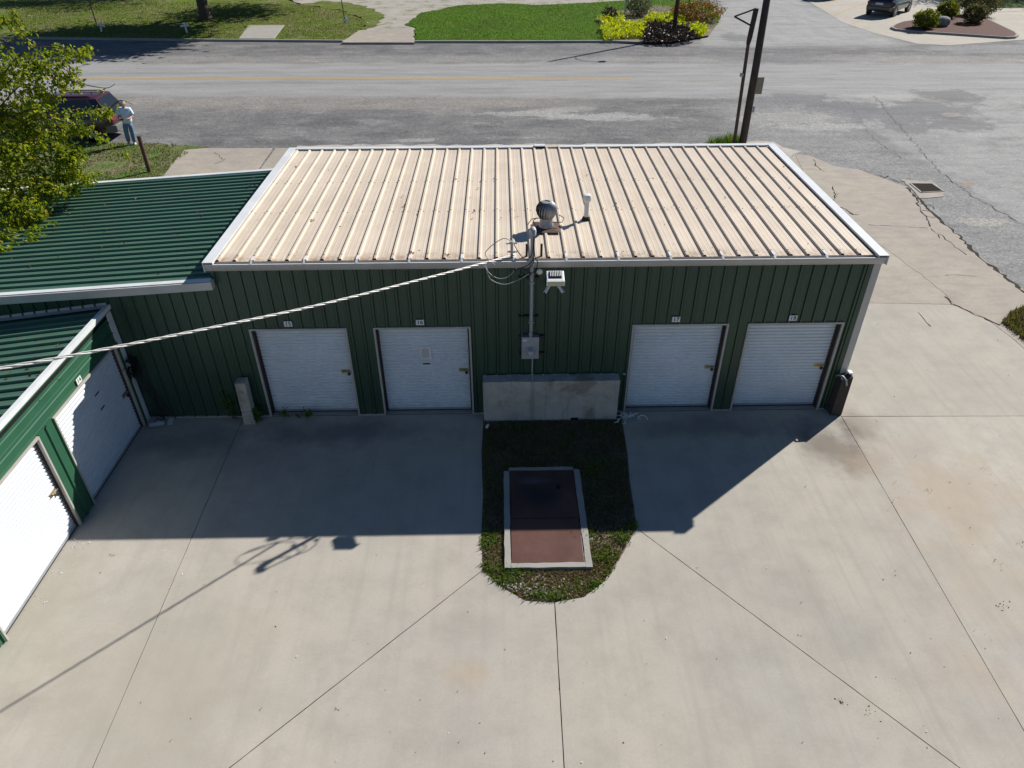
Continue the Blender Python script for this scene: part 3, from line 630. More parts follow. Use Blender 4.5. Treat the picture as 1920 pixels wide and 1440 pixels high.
blade_obj('kerb_weeds', ke, .12, 'grass', 12, 'thin weeds along the foot of the far kerb', spread=.8, w=.03)
# ------------------------------------------------------------------ buildings
PW = .2286
def prof_wall(): return [(-.030, 0), (-.0255, -.006), (-.0185, .026), (.0185, .026), (.0255, -.006), (.030, 0), (.075, 0), (.082, .0016), (.090, .0016), (.097, 0), (.128, 0), (.135, .0016), (.143, .0016), (.150, 0), (.1976, 0)]
def clip_prof(pr, a, b):
    out = []
    for (x0, d0), (x1, d1) in zip(pr, pr[1:]):
        lo, hi = max(x0, a), min(x1, b)
        if hi-lo <= 1e-6: continue
        f = lambda x: d0+(d1-d0)*(x-x0)/(x1-x0)
        if not out: out.append((lo, f(lo)))
        out.append((hi, f(hi)))
    return out
def wall_panels(parent, fmap, s0, s1, z0, z1, opens, phase, mat='green_wall'):
    k = math.floor((s0-phase)/PW)-1
    while phase+k*PW-.03 < s1:
        c = phase+k*PW; k += 1
        lo, hi = max(s0, c-.03), min(s1, c+PW-.031)
        if hi-lo < .004: continue
        segs = [(lo, hi, z0)]
        for a, b, zt in opens:
            ns = []
            for l, h, zb in segs:
                if h <= a or l >= b or zb > z0: ns.append((l, h, zb)); continue
                if l < a: ns.append((l, a, zb))
                ns.append((max(l, a), min(h, b), zt))
                if h > b: ns.append((b, h, zb))
            segs = ns
        for l, h, zb in segs:
            p = clip_prof([(c+x, d) for x, d in prof_wall()], l, h)
            if len(p) < 2 or h-l < .004: continue
            mb = MB(); n = len(p)
            mb.v = [fmap(x, d+.009, zb) for x, d in p]+[fmap(x, d+.009, z1) for x, d in p]
            mb.f = [(i, i+1, n+i+1, n+i) for i in range(n-1)]
            mb.build('wall_panel', mat, parent, fix=False)
def mbox(mb, fmap, lo, hi):
    s0, d0, z0 = lo; s1, d1, z1 = hi
    vs = [fmap(s, d, z) for z in (z0, z1) for s, d in ((s0, d0), (s1, d0), (s1, d1), (s0, d1))]
    mb.add(vs, [(0, 1, 2, 3), (4, 5, 6, 7), (0, 1, 5, 4), (1, 2, 6, 5), (2, 3, 7, 6), (3, 0, 4, 7)]); return mb
def text_mesh(txt, size):
    cu = bpy.data.curves.new('t', 'FONT'); cu.body = txt; cu.size = size; cu.align_x = 'CENTER'; cu.align_y = 'CENTER'; cu.space_character = 1.12; cu.offset = size*.02
    o = bpy.data.objects.new('t', cu); COL.objects.link(o); dg = bpy.context.evaluated_depsgraph_get(); me = bpy.data.meshes.new_from_object(o.evaluated_get(dg))
    vs = [v.co.copy() for v in me.vertices]; fs = [tuple(p.vertices) for p in me.polygons]
    bpy.data.objects.remove(o); bpy.data.curves.remove(cu); bpy.data.meshes.remove(me); return vs, fs
def number_plate(parent, fmap, s, z, txt, flip=1, label=None):
    pl = mbox(MB(), fmap, (s-.075, .0365, z-.055), (s+.075, .0415, z+.055)).build('number_plate', 'paper', parent)
    pl['label'] = 'white number plate reading '+txt
    vs, fs = text_mesh(txt, .105)
    MB().add([fmap(s+flip*v.x, .0435, z+v.y) for v in vs], fs).build('digits', 'ink', pl, fix=False)
def rollup(parent, fmap, a, b, zt, rec=.125, latch_side=1, lab=None, paper=False, slots=(), latch_z=1.0):
    """curtain between a and b (clear opening) up to zt, set back from the wall"""
    mb = MB(); n = 0; pitch = .0735; z = .075; pts = []
    while z < zt:
        for t in (0, .15, .28, .36, .43, .5, .57, .64, .72, .85):
            zz = z+t*pitch
            if zz > zt: break
            pts.append((zz, .010*(1-2*math.sin(math.pi*t)**6)))
        z += pitch
    n = len(pts); mb.v = [fmap(a, -rec+d, zz) for zz, d in pts]+[fmap(b, -rec+d, zz) for zz, d in pts]; mb.f = [(i, i+1, n+i+1, n+i) for i in range(n-1)]
    door = mb.build('rollup_door', 'door_white', parent, smooth=True, fix=False)
    if lab: door['label'] = lab
    mbox(MB(), fmap, (a, -rec-.012, .035), (b, -rec+.02, .078)).build('bottom_bar', 'greysteel', door)
    mbox(MB(), fmap, (a, -rec-.015, .0), (b, -rec+.012, .036)).build('rubber_seal', 'black', door)
    # frame: three stone coloured trims round the opening
    fw = .034
    for lo, hi in (((a-fw, -.01, .002), (a, .040, zt+fw)), ((b, -.01, .002), (b+fw, .040, zt+fw)), ((a, -.01, zt), (b, .0385, zt+fw))):
        mbox(MB(), fmap, lo, hi).build('frame_trim', 'frame', door)
    for lo, hi in (((a-.02, -rec-.035, .0), (a+.004, -.011, zt+.003)), ((b-.004, -rec-.035, .0), (b+.02, -.011, zt+.003)), ((a+.005, -rec-.035, zt-.004), (b-.005, -.011, zt+.02))):
        mbox(MB(), fmap, lo, hi).build('jamb', 'jamb', door)
    # guide rails
    for lo, hi in (((a+.005, -rec-.01, .03), (a+.035, -rec+.028, zt-.006)), ((b-.035, -rec-.01, .03), (b-.005, -rec+.028, zt-.006))):
        mbox(MB(), fmap, lo, hi).build('guide_rail', 'jamb', door)
    ls = (b-.14) if latch_side > 0 else (a+.14)
    l = mbox(MB(), fmap, (ls-.09, -rec+.012, latch_z-.035), (ls+.07, -rec+.024, latch_z+.035)).build('latch', 'brass', door)
    mb = mbox(MB(), fmap, (ls-.05, -rec+.025, latch_z-.008), (ls+.11, -rec+.038, latch_z+.008)); mb.build('latch_bolt', 'steel', door)
    mb = mbox(MB(), fmap, (ls+.025, -rec+.026, latch_z-.085), (ls+.075, -rec+.05, latch_z-.03)); mb.build('padlock', 'black', door, bevel=.006)
    if paper:
        s, z = paper; pts2 = [(-.105, -.14), (.115, -.132), (.10, .145), (-.115, .135)]
        mb = MB().add([fmap(s+x, -rec+.016+.006*(i % 2), z+y) for i, (x, y) in enumerate(pts2)], [(0, 1, 2, 3)]); nt_ = mb.build('notice', 'paper', door, fix=False); nt_['label'] = 'printed paper notice taped to the door'
        mb = MB()
        for k in range(12):
            w = .08 if k else .05; zz = z+.1-k*.018
            mb.add([fmap(s-w, -rec+.0235, zz), fmap(s+w*rnd.uniform(.6, 1), -rec+.0235, zz), fmap(s+w*.9, -rec+.0235, zz+.005), fmap(s-w, -rec+.0235, zz+.005)], [(0, 1, 2, 3)])
        mb.build('printed_lines', 'wire_grey', door, fix=False)
    for s, z in slots:
        mbox(MB(), fmap, (s-.07, -rec+.008, z-.012), (s+.07, -rec+.017, z+.012)).build('handle_slot', 'black', door)
    return door

# main block ---------------------------------------------------------------
B = thing('storage_building', 'long green metal storage block with tan ribbed roof and four white roll-up doors', 'building', (0, 3, 0))
def fm(s, d, z): return (s, -d, z)
DX = {15: (-5.549, -3.724), 16: (-3.227, -1.402), 17: (1.645, 3.470), 18: (3.831, 5.656)}; ZT = 2.016; FW = .05
ops = [(a, b, ZT+FW) for a, b in DX.values()]
core = MB(); xs = [-5.99]
for a, b in DX.values(): xs += [a, b]
xs.append(5.93)
for i in range(0, len(xs), 2): core.box((xs[i]-(.0 if i == 0 else .036), .003, 0), (xs[i+1]+(.0 if i == 8 else .036), .16, 3.33))
for a, b in DX.values(): core.box((a+.037, .003, ZT+.037), (b-.037, .16, 3.33))
core.box((5.80, .16, 0), (5.93, 6.1, 3.4)); core.box((-5.95, .16, 0), (-5.85, 6.1, 3.4)); core.box((-5.85, 6.0, 0), (5.8, 6.1, 3.45))
wall = core.build('wall', 'green_wall', B)
wall_panels(wall, fm, -5.99, 5.86, .03, 3.335, [(a, b, ZT+FW+.002) for a, b in DX.values()], -.441)
mb = MB()
xx = [-5.99]+[v for a, b in DX.values() for v in (a, b)]+[5.86]
for i in range(0, len(xx), 2): mb.box((xx[i]+.001, -.03, .0), (xx[i+1]-.001, -.003, .028))
mb.build('base_trim', 'frame', B)
info = {15: ('white roll-up door under number 15', None, ()), 16: ('white roll-up door under number 16 with a paper notice', (-2.30, 1.40), ((-2.305, 1.15),)), 17: ('white roll-up door under number 17', None, ()), 18: ('white roll-up door under number 18 at the right corner', None, ())}
for k, (a, b) in DX.items():
    rollup(B, fm, a+.034, b-.034, ZT+.016, lab=info[k][0], paper=info[k][1], slots=info[k][2])
    number_plate(B, fm, {15: -4.79, 16: -2.34, 17: 2.45, 18: 4.65}[k], 2.175, str(k))
    MB().box((a+FW-.019, -.01+.012, -.02), (b-FW+.019, .17, .004)).build('threshold', 'kerb', B)
# roof: deck + individual ribbed panels
RZ = lambda y: 3.466+(y+.075)*.0065
deck = MB().add([(-5.9, -.03, 3.34), (5.9, -.03, 3.34), (5.9, 6.09, 3.40), (-5.9, 6.09, 3.40), (-5.9, -.03, RZ(-.03)-.012), (5.9, -.03, RZ(-.03)-.012), (5.9, 6.09, RZ(6.09)-.012), (-5.9, 6.09, RZ(6.09)-.012)],
                [(3, 2, 1, 0), (4, 5, 6, 7), (0, 1, 5, 4), (1, 2, 6, 5), (2, 3, 7, 6), (3, 0, 4, 7)])
roof = deck.build('roof', 'dark', B); RP = .3055
rp = [(-.045, .001), (-.036, 0), (-.017, .034), (.017, .034), (.036, 0), (.09, 0), (.097, .0018), (.113, .0018), (.12, 0), (.183, 0), (.19, .0018), (.206, .0018), (.213, 0), (.2603, 0)]
ys = [-.075, 2.1, 4.2, 6.09]; mb = MB()
for y in ys:
    for x, h in rp: mb.v.append((x, y, RZ(y)+h))
n = len(rp)
for j in range(3): mb.f += [(j*n+i, j*n+i+1, (j+1)*n+i+1, (j+1)*n+i) for i in range(n-1)]
pm = mb.mesh('roof_panel', 'tan_roof', Vector((0, 0, 0)), fix=False)
for k in range(38): piece('roof_panel', pm, roof, (-5.775+k*RP, -3+rnd.uniform(-.004, .004), rnd.uniform(-.0008, .0008)))
# worn brown panel ends and screws
sc_ = MB(); dirt = MB(); rr = random.Random(3)
for k in range(38):
    x0 = -5.775+k*RP
    for y in (.09, 2.12, 3.80):
        for dx in (-.0,) if True else ():
            x = x0+dx+rr.uniform(-.01, .01); y_ = y+rr.uniform(-.015, .015); h = .034 if dx == 0 else .0; a = .011
            z = RZ(y_)+h
            sc_.lathe((x, y_, z), [(a, 0), (a*.8, .008), (a*.3, .01)], 6)
            for dx2 in ((.06, .245) if y > 1 and rr.random() < .8 else ()):
                sc_.lathe((x0+dx2+rr.uniform(-.01, .01), y_, RZ(y_)), [(a, 0), (a*.8, .007), (a*.3, .009)], 6)
s_ = sc_.build('roof_screws', 'rust', roof, fix=False); s_['kind'] = 'stuff'
# gutter
gp = [(-.035, 3.455), (-.035, 3.31), (-.12, 3.31), (-.16, 3.36), (-.188, 3.43), (-.188, 3.455), (-.168, 3.455), (-.168, 3.432), (-.145, 3.37), (-.115, 3.324), (-.047, 3.324), (-.047, 3.455)]
mb = MB(); n = len(gp)
mb.v = [(-5.99, y, z) for y, z in gp]+[(5.99, y, z) for y, z in gp]; mb.f = [(i, (i+1) % n, n+(i+1) % n, n+i) for i in range(n)]
gut = mb.build('gutter', 'trim_grey', B)
for sx in (-5.993, 5.988): MB().add([(sx+dx, y, z) for dx in (0, .005) for y, z in ((-.035, 3.456), (-.035, 3.309), (-.12, 3.309), (-.16, 3.359), (-.189, 3.43), (-.189, 3.456))], [(0, 1, 2, 3, 4, 5), (6, 7, 8, 9, 10, 11)]+[(i, (i+1) % 6, 6+(i+1) % 6, 6+i) for i in range(6)]).build('end_cap', 'trim_grey', gut)
mb = MB().bar((-5.985, -.178, 3.4585), (5.985, -.178, 3.4585), .021, .006); mb.build('gutter_lip', 'trim', gut)
k = 2
while k < 38:
    x = -5.775+k*RP; MB().add([(x-.02, .06, RZ(.06)+.038), (x+.02, .06, RZ(.06)+.038), (x+.02, -.10, RZ(-.1)+.042), (x-.02, -.10, RZ(-.1)+.042), (x+.02, -.185, 3.463), (x-.02, -.185, 3.463)], [(0, 1, 2, 3), (3, 2, 4, 5)]).build('gutter_strap', 'trim', gut, fix=False); k += 3
# rakes, ridge trim, corner post
for sx, nm in ((-1, 'left'), (1, 'right')):
    mb = MB(); e = .045; x0, x1 = sx*5.995, sx*5.815
    def rk(y): return [(x0, y, RZ(y)-.14), (x0, y, RZ(y)+e), (x1, y, RZ(y)+e), (x1, y, RZ(y)+.002), (x1+sx*.012, y, RZ(y)+.002), (x1+sx*.012, y, RZ(y)+e-.012), (x0-sx*.012, y, RZ(y)+e-.012), (x0-sx*.012, y, RZ(y)-.14)]
    p, q = rk(-.20), rk(6.19); mb.v = p+q; mb.f = [(i, (i+1) % 8, 8+(i+1) % 8, 8+i) for i in range(8)]+[(0, 1, 6, 7), (1, 2, 5, 6), (8, 9, 14, 15), (9, 10, 13, 14)]
    mb.build('rake_trim', 'trim', B)
for (xa, xb, dz) in ((-5.81, .0, 0), (.62, 5.81, 0), (.04, .30, .03)):
    MB().add([(xa, 6.07, RZ(6.07)+.042+dz), (xb, 6.07, RZ(6.07)+.042+dz), (xb, 6.185, RZ(6.15)+.052+dz), (xa, 6.185, RZ(6.15)+.052+dz), (xb, 6.185, 3.35), (xa, 6.185, 3.35), (xa, 6.095, RZ(6.07)+.0415+dz), (xb, 6.095, RZ(6.07)+.0415+dz), (xb, 6.095, RZ(6.07)+.004), (xa, 6.095, RZ(6.07)+.004)], [(0, 1, 2, 3), (3, 2, 4, 5), (6, 7, 8, 9)]).build('ridge_trim', 'trim', B, fix=False)
MB().box((.001, 6.095, 3.4), (.619, 6.183, 3.545)).build('ridge_trim', 'tan_roof', B)
MB().box((5.865, -.040, 0), (6.0, .12, 3.30)).build('corner_trim', 'trim_grey', B, bevel=.006)
MB().box((5.775, -.032, 0), (5.864, -.0, 3.32)).build('corner_trim', 'green_wall', B)

# rear wing (green roof) -----------------------------------------------------
A = thing('storage_annex', 'lower green metal annex with green ribbed roof left of the tan roof', 'building', (-11, 3, 0))
AZ = lambda x: 3.10-.064*(-6.0-x)
c = MB().box((-17, .003, 0), (-6.0, .15, 2.3)); c.box((-17, 5.8, 0), (-6.0, 5.9, 2.3)); c.box((-17, .15, 0), (-16.9, 5.8, 2.3))
aw = c.build('wall', 'green_wall', A)
def ztop(x): return AZ(x)-.06
k = -60
while True:
    x0 = -.441+k*PW-.03; k += 1
    if x0+PW < -13: continue
    if x0 > -6.0: break
    p = clip_prof([(-.441+(k-1)*PW+x, d) for x, d in prof_wall()], x0, min(x0+PW-.001, -5.993))
    if len(p) < 2: continue
    mb = MB(); n = len(p); mb.v = [(x, -.009-d, .03) for x, d in p]+[(x, -.009-d, ztop(x)) for x, d in p]; mb.f = [(i, i+1, n+i+1, n+i) for i in range(n-1)]; mb.build('wall_panel', 'green_wall', aw, fix=False)
MB().box((-7.97, -.03, 0), (-5.995, -.003, .028)).build('base_trim', 'frame', A)
mb = MB(); XA, XB = -17, -6.02
mb.add([(x, y, AZ(x)-d) for x in (XA, XB) for y, d in ((-.05, .2), (5.9, .2), (5.9, .012), (-.05, .012))], [(0, 1, 2, 3), (4, 5, 6, 7), (0, 1, 5, 4), (1, 2, 6, 5), (2, 3, 7, 6), (3, 0, 4, 7)])
ar = mb.build('roof', 'dark', A)
mb = MB(); pr = prof_wall(); n = len(pr)
mb.v = [(XA, x, AZ(XA)+h*1.5) for x, h in pr]+[(XB, x, AZ(XB)+h*1.5) for x, h in pr]; mb.f = [(i, i+1, n+i+1, n+i) for i in range(n-1)]
pm2 = mb.mesh('roof_panel', 'green_roof', Vector((-11, 0, 0)), fix=False)
for k in range(26): piece('roof_panel', pm2, ar, (0, -3-.02+k*PW, rnd.uniform(-.001, .001)))
def slopebox(name, mat, par, x0, x1, y0, y1, zf, d0, d1):
    return MB().add([(x, y, zf(x)+d) for x in (x0, x1) for y, d in ((y0, d0), (y1, d0), (y1, d1), (y0, d1))], [(0, 1, 2, 3), (4, 5, 6, 7), (0, 1, 5, 4), (1, 2, 6, 5), (2, 3, 7, 6), (3, 0, 4, 7)]).build(name, mat, par)
slopebox('eave_trim', 'trim', A, XA, -5.96, -.16, -.045, AZ, .028, .04)
g2 = slopebox('gutter', 'trim_grey', A, XA, -5.93, -.20, -.06, AZ, -.125, .026)
slopebox('ridge_trim', 'trim', A, XA, XB, 5.82, 5.95, AZ, -.1, .045)

# left wing ------------------------------------------------------------------
L = thing('storage_wing', 'green metal wing with sunlit white roll-up doors at the left edge', 'building', (-10, -6, 0))
XW = -8.0
def fl(s, d, z): return (XW+d, s, z)
LZ = lambda x: 2.575-.125*(-7.9-x)
YE = -14.6
ld = [(-2.50, -.27), (-5.22, -2.95), (-8.25, -5.80), (-11.1, -8.7)]; LT = 1.86
c = MB(); yy = [YE]
for a, b in ld[::-1]: yy += [a, b]
yy.append(-.02)
for i in range(0, len(yy), 2): c.box((XW-.16, yy[i], 0), (XW-.003, yy[i+1], 2.42))
for a, b in ld: c.box((XW-.16, a, LT+.056), (XW-.003, b, 2.42))
c.box((-13, -.12, 0), (XW-.16, -.02, 1.7)); c.box((-13.1, YE, 0), (-13, -.12, 1.7)); c.box((-13, YE, 0), (XW-.16, YE+.1, 1.7))
lw = c.build('wall', 'trim_green', L)
for i in range(0, len(yy), 2): wall_panels(lw, fl, yy[i]+.001, yy[i+1]-.001,   .02, LT+.07, [], -2.72, 'trim_green')
# header: horizontal panels above the doors
for j, (z0, z1) in enumerate(((LT+.073, LT+.29), (LT+.292, LT+.51), (LT+.512, 2.53))):
    pr = [(z0, .0), (z0+.03, .0), (z0+.036, .003), (z0+.046, .003), (z0+.052, 0), (z1-.05, 0), (z1-.04, .016), (z1-.022, .016), (z1-.012, 0), (z1, 0)]
    pr = [(min(z, z1), d) for z, d in pr] if z1-z0 > .15 else [(z0, 0), (z0+.02, 0), (z1, 0)]
    mb = MB(); n = len(pr); mb.v = [fl(YE, d+.010, z) for z, d in pr]+[fl(-.19, d+.010, z) for z, d in pr]; mb.f = [(i, i+1, n+i+1, n+i) for i in range(n-1)]
    mb.build('header_panel', 'trim_green', lw, fix=False)
for j, (a, b) in enumerate(ld):
    rollup(L, fl, a+.035, b-.035, LT+.035, rec=.05, latch_side=1, lab=['white roll-up door under number 14, half in shade', 'sunlit white roll-up door beside the green pier', None, None][j], slots=((-1.19, 1.46), (-1.19, 1.15)) if j == 0 else (), latch_z=.9)
number_plate(L, fl, -1.59, 2.03, '14', 1)
mbox(MB(), fl, (-.19, -.02, 0), (-.015, .028, 2.5)).build('corner_trim', 'trim', L)
lr = MB().add([(x, y, LZ(x)-d) for x in (-13.2, -7.985) for y, d in ((YE, .15), (-.03, .15), (-.03, .012), (YE, .012))], [(0, 1, 2, 3), (4, 5, 6, 7), (0, 1, 5, 4), (1, 2, 6, 5), (2, 3, 7, 6), (3, 0, 4, 7)]).build('roof', 'dark', L)
mb = MB(); pr = prof_wall(); n = len(pr)
mb.v = [(-13.2, x, LZ(-13.2)+h*1.5) for x, h in pr]+[(-7.97, x, LZ(-7.97)+h*1.5) for x, h in pr]; mb.f = [(i, i+1, n+i+1, n+i) for i in range(n-1)]
pm3 = mb.mesh('roof_panel', 'green_roof', Vector((-10, 0, 0)), fix=False)
for k in range(60): piece('roof_panel', pm3, lr, (0, 6-.26-k*PW, rnd.uniform(-.001, .001)))
mb = MB(); pts = [(-8.02, .05), (-7.945, .05), (-7.945, -.035), (-7.957, -.035), (-7.957, .038), (-8.02, .038)]
mb.v = [(x, YE, 2.575+z) for x, z in pts]+[(x, -.02, 2.575+z) for x, z in pts]; mb.f = [(i, (i+1) % 6, 6+(i+1) % 6, 6+i) for i in range(6)]+[(0, 1, 2, 3, 4, 5), (6, 7, 8, 9, 10, 11)]
mb.build('eave_trim', 'trim', L)
MB().add([(x, y, LZ(x)+d) for x in (-13.2, -8.0) for y, d in ((-.15, .045), (-.035, .05), (-.03, .10), (-.024, .10), (-.022, -.1))], [(0, 1, 6, 5), (1, 2, 7, 6), (2, 3, 8, 7)]).build('wall_flashing', 'trim_grey', L, fix=False)

# ------------------------------------------------------------------ things on and around the buildings
K = thing('block_wall', 'low stained concrete block wall between doors 16 and 17', 'wall', (.12, -.16, 0))
kb = []; r_ = random.Random(4); xsn = np.linspace(-1.20, 1.47, 30)
top = [(x, .955+r_.uniform(-.008, .008)) for x in xsn]
mb = MB(); n = len(top)
mb.v = [(x, -.27, -.03) for x, z in top]+[(x, -.27, z) for x, z in top]+[(x, -.035+.0*(i % 2), z+.012) for i, (x, z) in enumerate(top)]+[(x, -.035, -.03) for x, z in top]
for j in range(3): mb.f += [(j*n+i, j*n+i+1, (j+1)*n+i+1, (j+1)*n+i) for i in range(n-1)]
mb.f += [(0, n, 2*n, 3*n), (n-1, 2*n-1, 3*n-1, 4*n-1)]
mb.build('block_core', 'knee', K)
mb = MB()
for k in range(13):
    x = -1.165+k*.2286; mb.add([(x-.02, -.034, .975), (x+.02, -.034, .975), (x+.03, -.10, .968), (x-.03, -.10, .968), (x, -.06, .985)], [(0, 1, 4), (1, 2, 4), (2, 3, 4), (3, 0, 4)])
mb.build('mortar_lumps', 'knee', K)
MB().box((.55, -.275, -.01), (.70, -.2, .06)).build('weep_hole', 'dark', K)
P = thing('concrete_post', 'short square concrete post left of door 15', 'post', (-5.9, -.16, 0))
mb = MB(); mb.add([(-6.02, -.28, -.02), (-5.79, -.27, -.02), (-5.80, -.06, -.02), (-6.01, -.06, -.02), (-6.0, -.28, .30), (-5.79, -.27, .31), (-5.79, -.06, .31), (-6.0, -.06, .3)], [(0, 1, 2, 3), (4, 5, 6, 7), (0, 1, 5, 4), (1, 2, 6, 5), (2, 3, 7, 6), (3, 0, 4, 7)]).build('lower_block', 'knee', P, bevel=.012)
mb = MB(); mb.add([(-6.005, -.275, .308), (-5.795, -.265, .312), (-5.795, -.06, .312), (-6.0, -.06, .308), (-5.985, -.275, .99), (-5.785, -.27, 1.0), (-5.785, -.055, 1.01), (-5.985, -.055, 1.0)], [(0, 1, 2, 3), (4, 5, 6, 7), (0, 1, 5, 4), (1, 2, 6, 5), (2, 3, 7, 6), (3, 0, 4, 7)]).build('upper_block', 'knee', P, bevel=.014)
Cg = thing('corner_guard', 'dark brown rusted corner guard post with curved strap at the right corner', 'guard', (5.98, -.16, 0))
MB().add([(5.83, -.24, -.01), (6.06, -.235, -.01), (6.08, -.03, -.01), (5.82, -.04, -.01), (5.84, -.24, .86), (6.05, -.235, .93), (6.07, -.036, .95), (5.83, -.04, .88)], [(0, 1, 2, 3), (4, 5, 6, 7), (0, 1, 5, 4), (1, 2, 6, 5), (2, 3, 7, 6), (3, 0, 4, 7)]).build('post_body', 'guard', Cg, bevel=.008)
MB().tube([(5.80, -.05, .86), (5.815, -.12, .92), (5.86, -.20, .93), (5.92, -.25, .87), (5.95, -.258, .76)], .020, 8).build('strap', 'greysteel', Cg, smooth=True)
MB().box((5.985, -.16, .955), (6.065, -.045, .985)).build('cap', 'white', Cg, bevel=.005)

# roof plant
T = thing('turbine_vent', 'round galvanised turbine vent standing on the tan roof', 'vent', (.05, 1.2, RZ(1.2)))
z0 = RZ(1.2); cx, cy = .05, 1.2
fpl = MB().add([(cx-.27, cy-.25, z0+.037), (cx+.26, cy-.27, z0+.037), (cx+.27, cy+.24, z0+.042), (cx-.25, cy+.26, z0+.042), (cx-.13, cy-.13, z0+.06), (cx+.13, cy-.13, z0+.06), (cx+.13, cy+.13, z0+.06), (cx-.13, cy+.13, z0+.06)], [(0, 1, 5, 4), (1, 2, 6, 5), (2, 3, 7, 6), (3, 0, 4, 7), (4, 5, 6, 7)]).build('flashing', 'rustpipe', T, fix=False)
MB().lathe((cx, cy, z0), [(.145, .03), (.145, .10), (.125, .13), (.12, .21), (.128, .215), (.128, .235)], 24).build('collar', 'steel', T, smooth='auto')
MB().lathe((cx, cy, z0), [(.11, .22), (.155, .32), (.165, .38), (.14, .46), (.06, .52)], 20).build('core', 'dark', T, smooth=True)
for k in range(22):
    a0 = 2*math.pi*k/22; mb = MB(); prf = [(.126, .235, 0), (.168, .30, .06), (.192, .37, .12), (.185, .44, .18), (.145, .50, .24), (.09, .53, .28)]
    for r0, h, tw in prf:
        for da, dr in ((-.10, -.012), (.13, .01)):
            a = a0+tw+da; mb.v.append((cx+(r0+dr)*math.cos(a), cy+(r0+dr)*math.sin(a), z0+h))
    mb.f = [(2*i, 2*i+1, 2*i+3, 2*i+2) for i in range(len(prf)-1)]; mb.build('vane', 'steel', T, smooth=True, fix=False)
MB().lathe((cx, cy, z0), [(.10, .525), (.095, .54), (.06, .545), (.055, .53)], 20).build('top_cap', 'steel', T, smooth='auto')
mb = MB()
for s_ in ([(cx-.35, cy-.05, z0+.11), (cx-.28, cy, z0+.2), (cx-.15, cy+.05, z0+.2), (cx+.12, cy-.06, z0+.16), (cx+.3, cy-.02, z0+.14), (cx+.34, cy+.04, z0+.2), (cx+.24, cy+.1, z0+.24)], [(cx-.2, cy-.02, z0+.06), (cx-.25, cy-.02, z0+.18), (cx-.17, cy-.04, z0+.24)]):
    mb.tube(s_, .008, 6)
mb.build('tie_wire', 'rust', T)
V = thing('vent_pipe', 'capped white vent pipe right of the turbine vent', 'pipe', (.86, 1.62, RZ(1.62)))
z0 = RZ(1.62); cx, cy = .855, 1.62
MB().lathe((cx, cy, z0), [(.09, .002), (.075, .045), (.058, .07)], 16).build('tar_boot', 'tar', V, smooth='auto')
MB().lathe((cx, cy, z0), [(.048, .03), (.048, .42)], 18).build('pipe', 'offwhite', V, smooth='auto')
MB().lathe((cx, cy, z0), [(.056, .37), (.078, .40), (.078, .48), (.068, .505), (.03, .515)], 18).build('cap', 'offwhite', V, smooth='auto')

# electric service
E_ = thing('electric_service', 'grey electric meter box with tall mast on the green wall', 'meter', (-.28, -.1, 1.4))
mt = MB().box((-.445, -.14, 1.395), (-.115, -.026, 1.88)).build('meter_box', 'greysteel', E_, bevel=.008)
MB().lathe((-.275, -.14, 1.585), [(.088, .0), (.088, -.02), (.075, -.03)], 24, 'y').build('meter_ring', 'steel', mt, smooth='auto')
MB().lathe((-.275, -.17, 1.585), [(.072, .0), (.07, -.07), (.05, -.095), (.02, -.10)], 24, 'y').build('meter_dial', 'meterglass', mt, smooth='auto')
MB().box((-.425, -.143, 1.80), (-.345, -.1405, 1.83)).build('maker_label', 'paper', mt)
MX, MY = -.275, -.235
MB().tube([(-.275, -.10, 1.87), (-.275, -.11, 1.97), (MX, MY, 2.1), (MX, MY, 3.98)], .033, 14).build('conduit', 'greysteel', E_, smooth='auto')
for z in (1.95, 2.62, 3.2): MB().lathe((MX, MY if z > 2 else -.108, z), [(.04, -.03), (.042, 0), (.04, .03)], 14).build('coupling', 'steel', E_, smooth='auto')
MB().add(*(lambda: ([], []))()).tube([(MX, MY, 3.94), (MX, MY, 4.03), (MX+.005, MY-.03, 4.085), (MX+.015, MY-.09, 4.075), (MX+.02, MY-.13, 4.02)], [.042, .054, .056, .05, .036], 14).build('weatherhead', 'greysteel', E_, smooth='auto')
for zz in (3.08, 2.28, 1.845, 1.47):
    w0, w1 = (-.50, -.14) if zz > 2 else (-.49, .0)
    MB().box((w0, -.06, zz-.018), (w1, -.024, zz+.018)).build('strut_channel', 'black', E_)
    if zz > 2: MB().box((MX-.045, MY-.038, zz-.014), (MX+.045, -.06, zz+.014)).build('pipe_clamp', 'steel', E_)
MB().tube([(-.235, -.075, 1.40), (-.235, -.075, 1.05), (-.235, -.285, .94), (-.235, -.29, .02)], .013, 8).build('ground_conduit', 'wire_grey', E_, smooth='auto')
# roof brackets by the mast
bk = thing('cable_bracket', 'upright steel cable bracket at the eave left of the mast', 'bracket', (-.62, .02, 3.47))
MB().box((-.645, -.01, 3.46), (-.60, .035, 3.76)).build('upright', 'greysteel', bk)
for z in (3.72, 3.56): MB().bar((-.70, .01, z), (-.53, .01, z), .03, .022).build('cross_arm', 'steel', bk)
MB().lathe((-.70, .01, 3.70), [(.018, 0), (.028, .02), (.018, .04)], 10).build('insulator', 'white', bk)
for x in (-.36, -.10):
    o = MB().box((x-.02, .0, 3.47), (x+.02, .03, 3.70)).build('roof_stub', 'rust', bk)
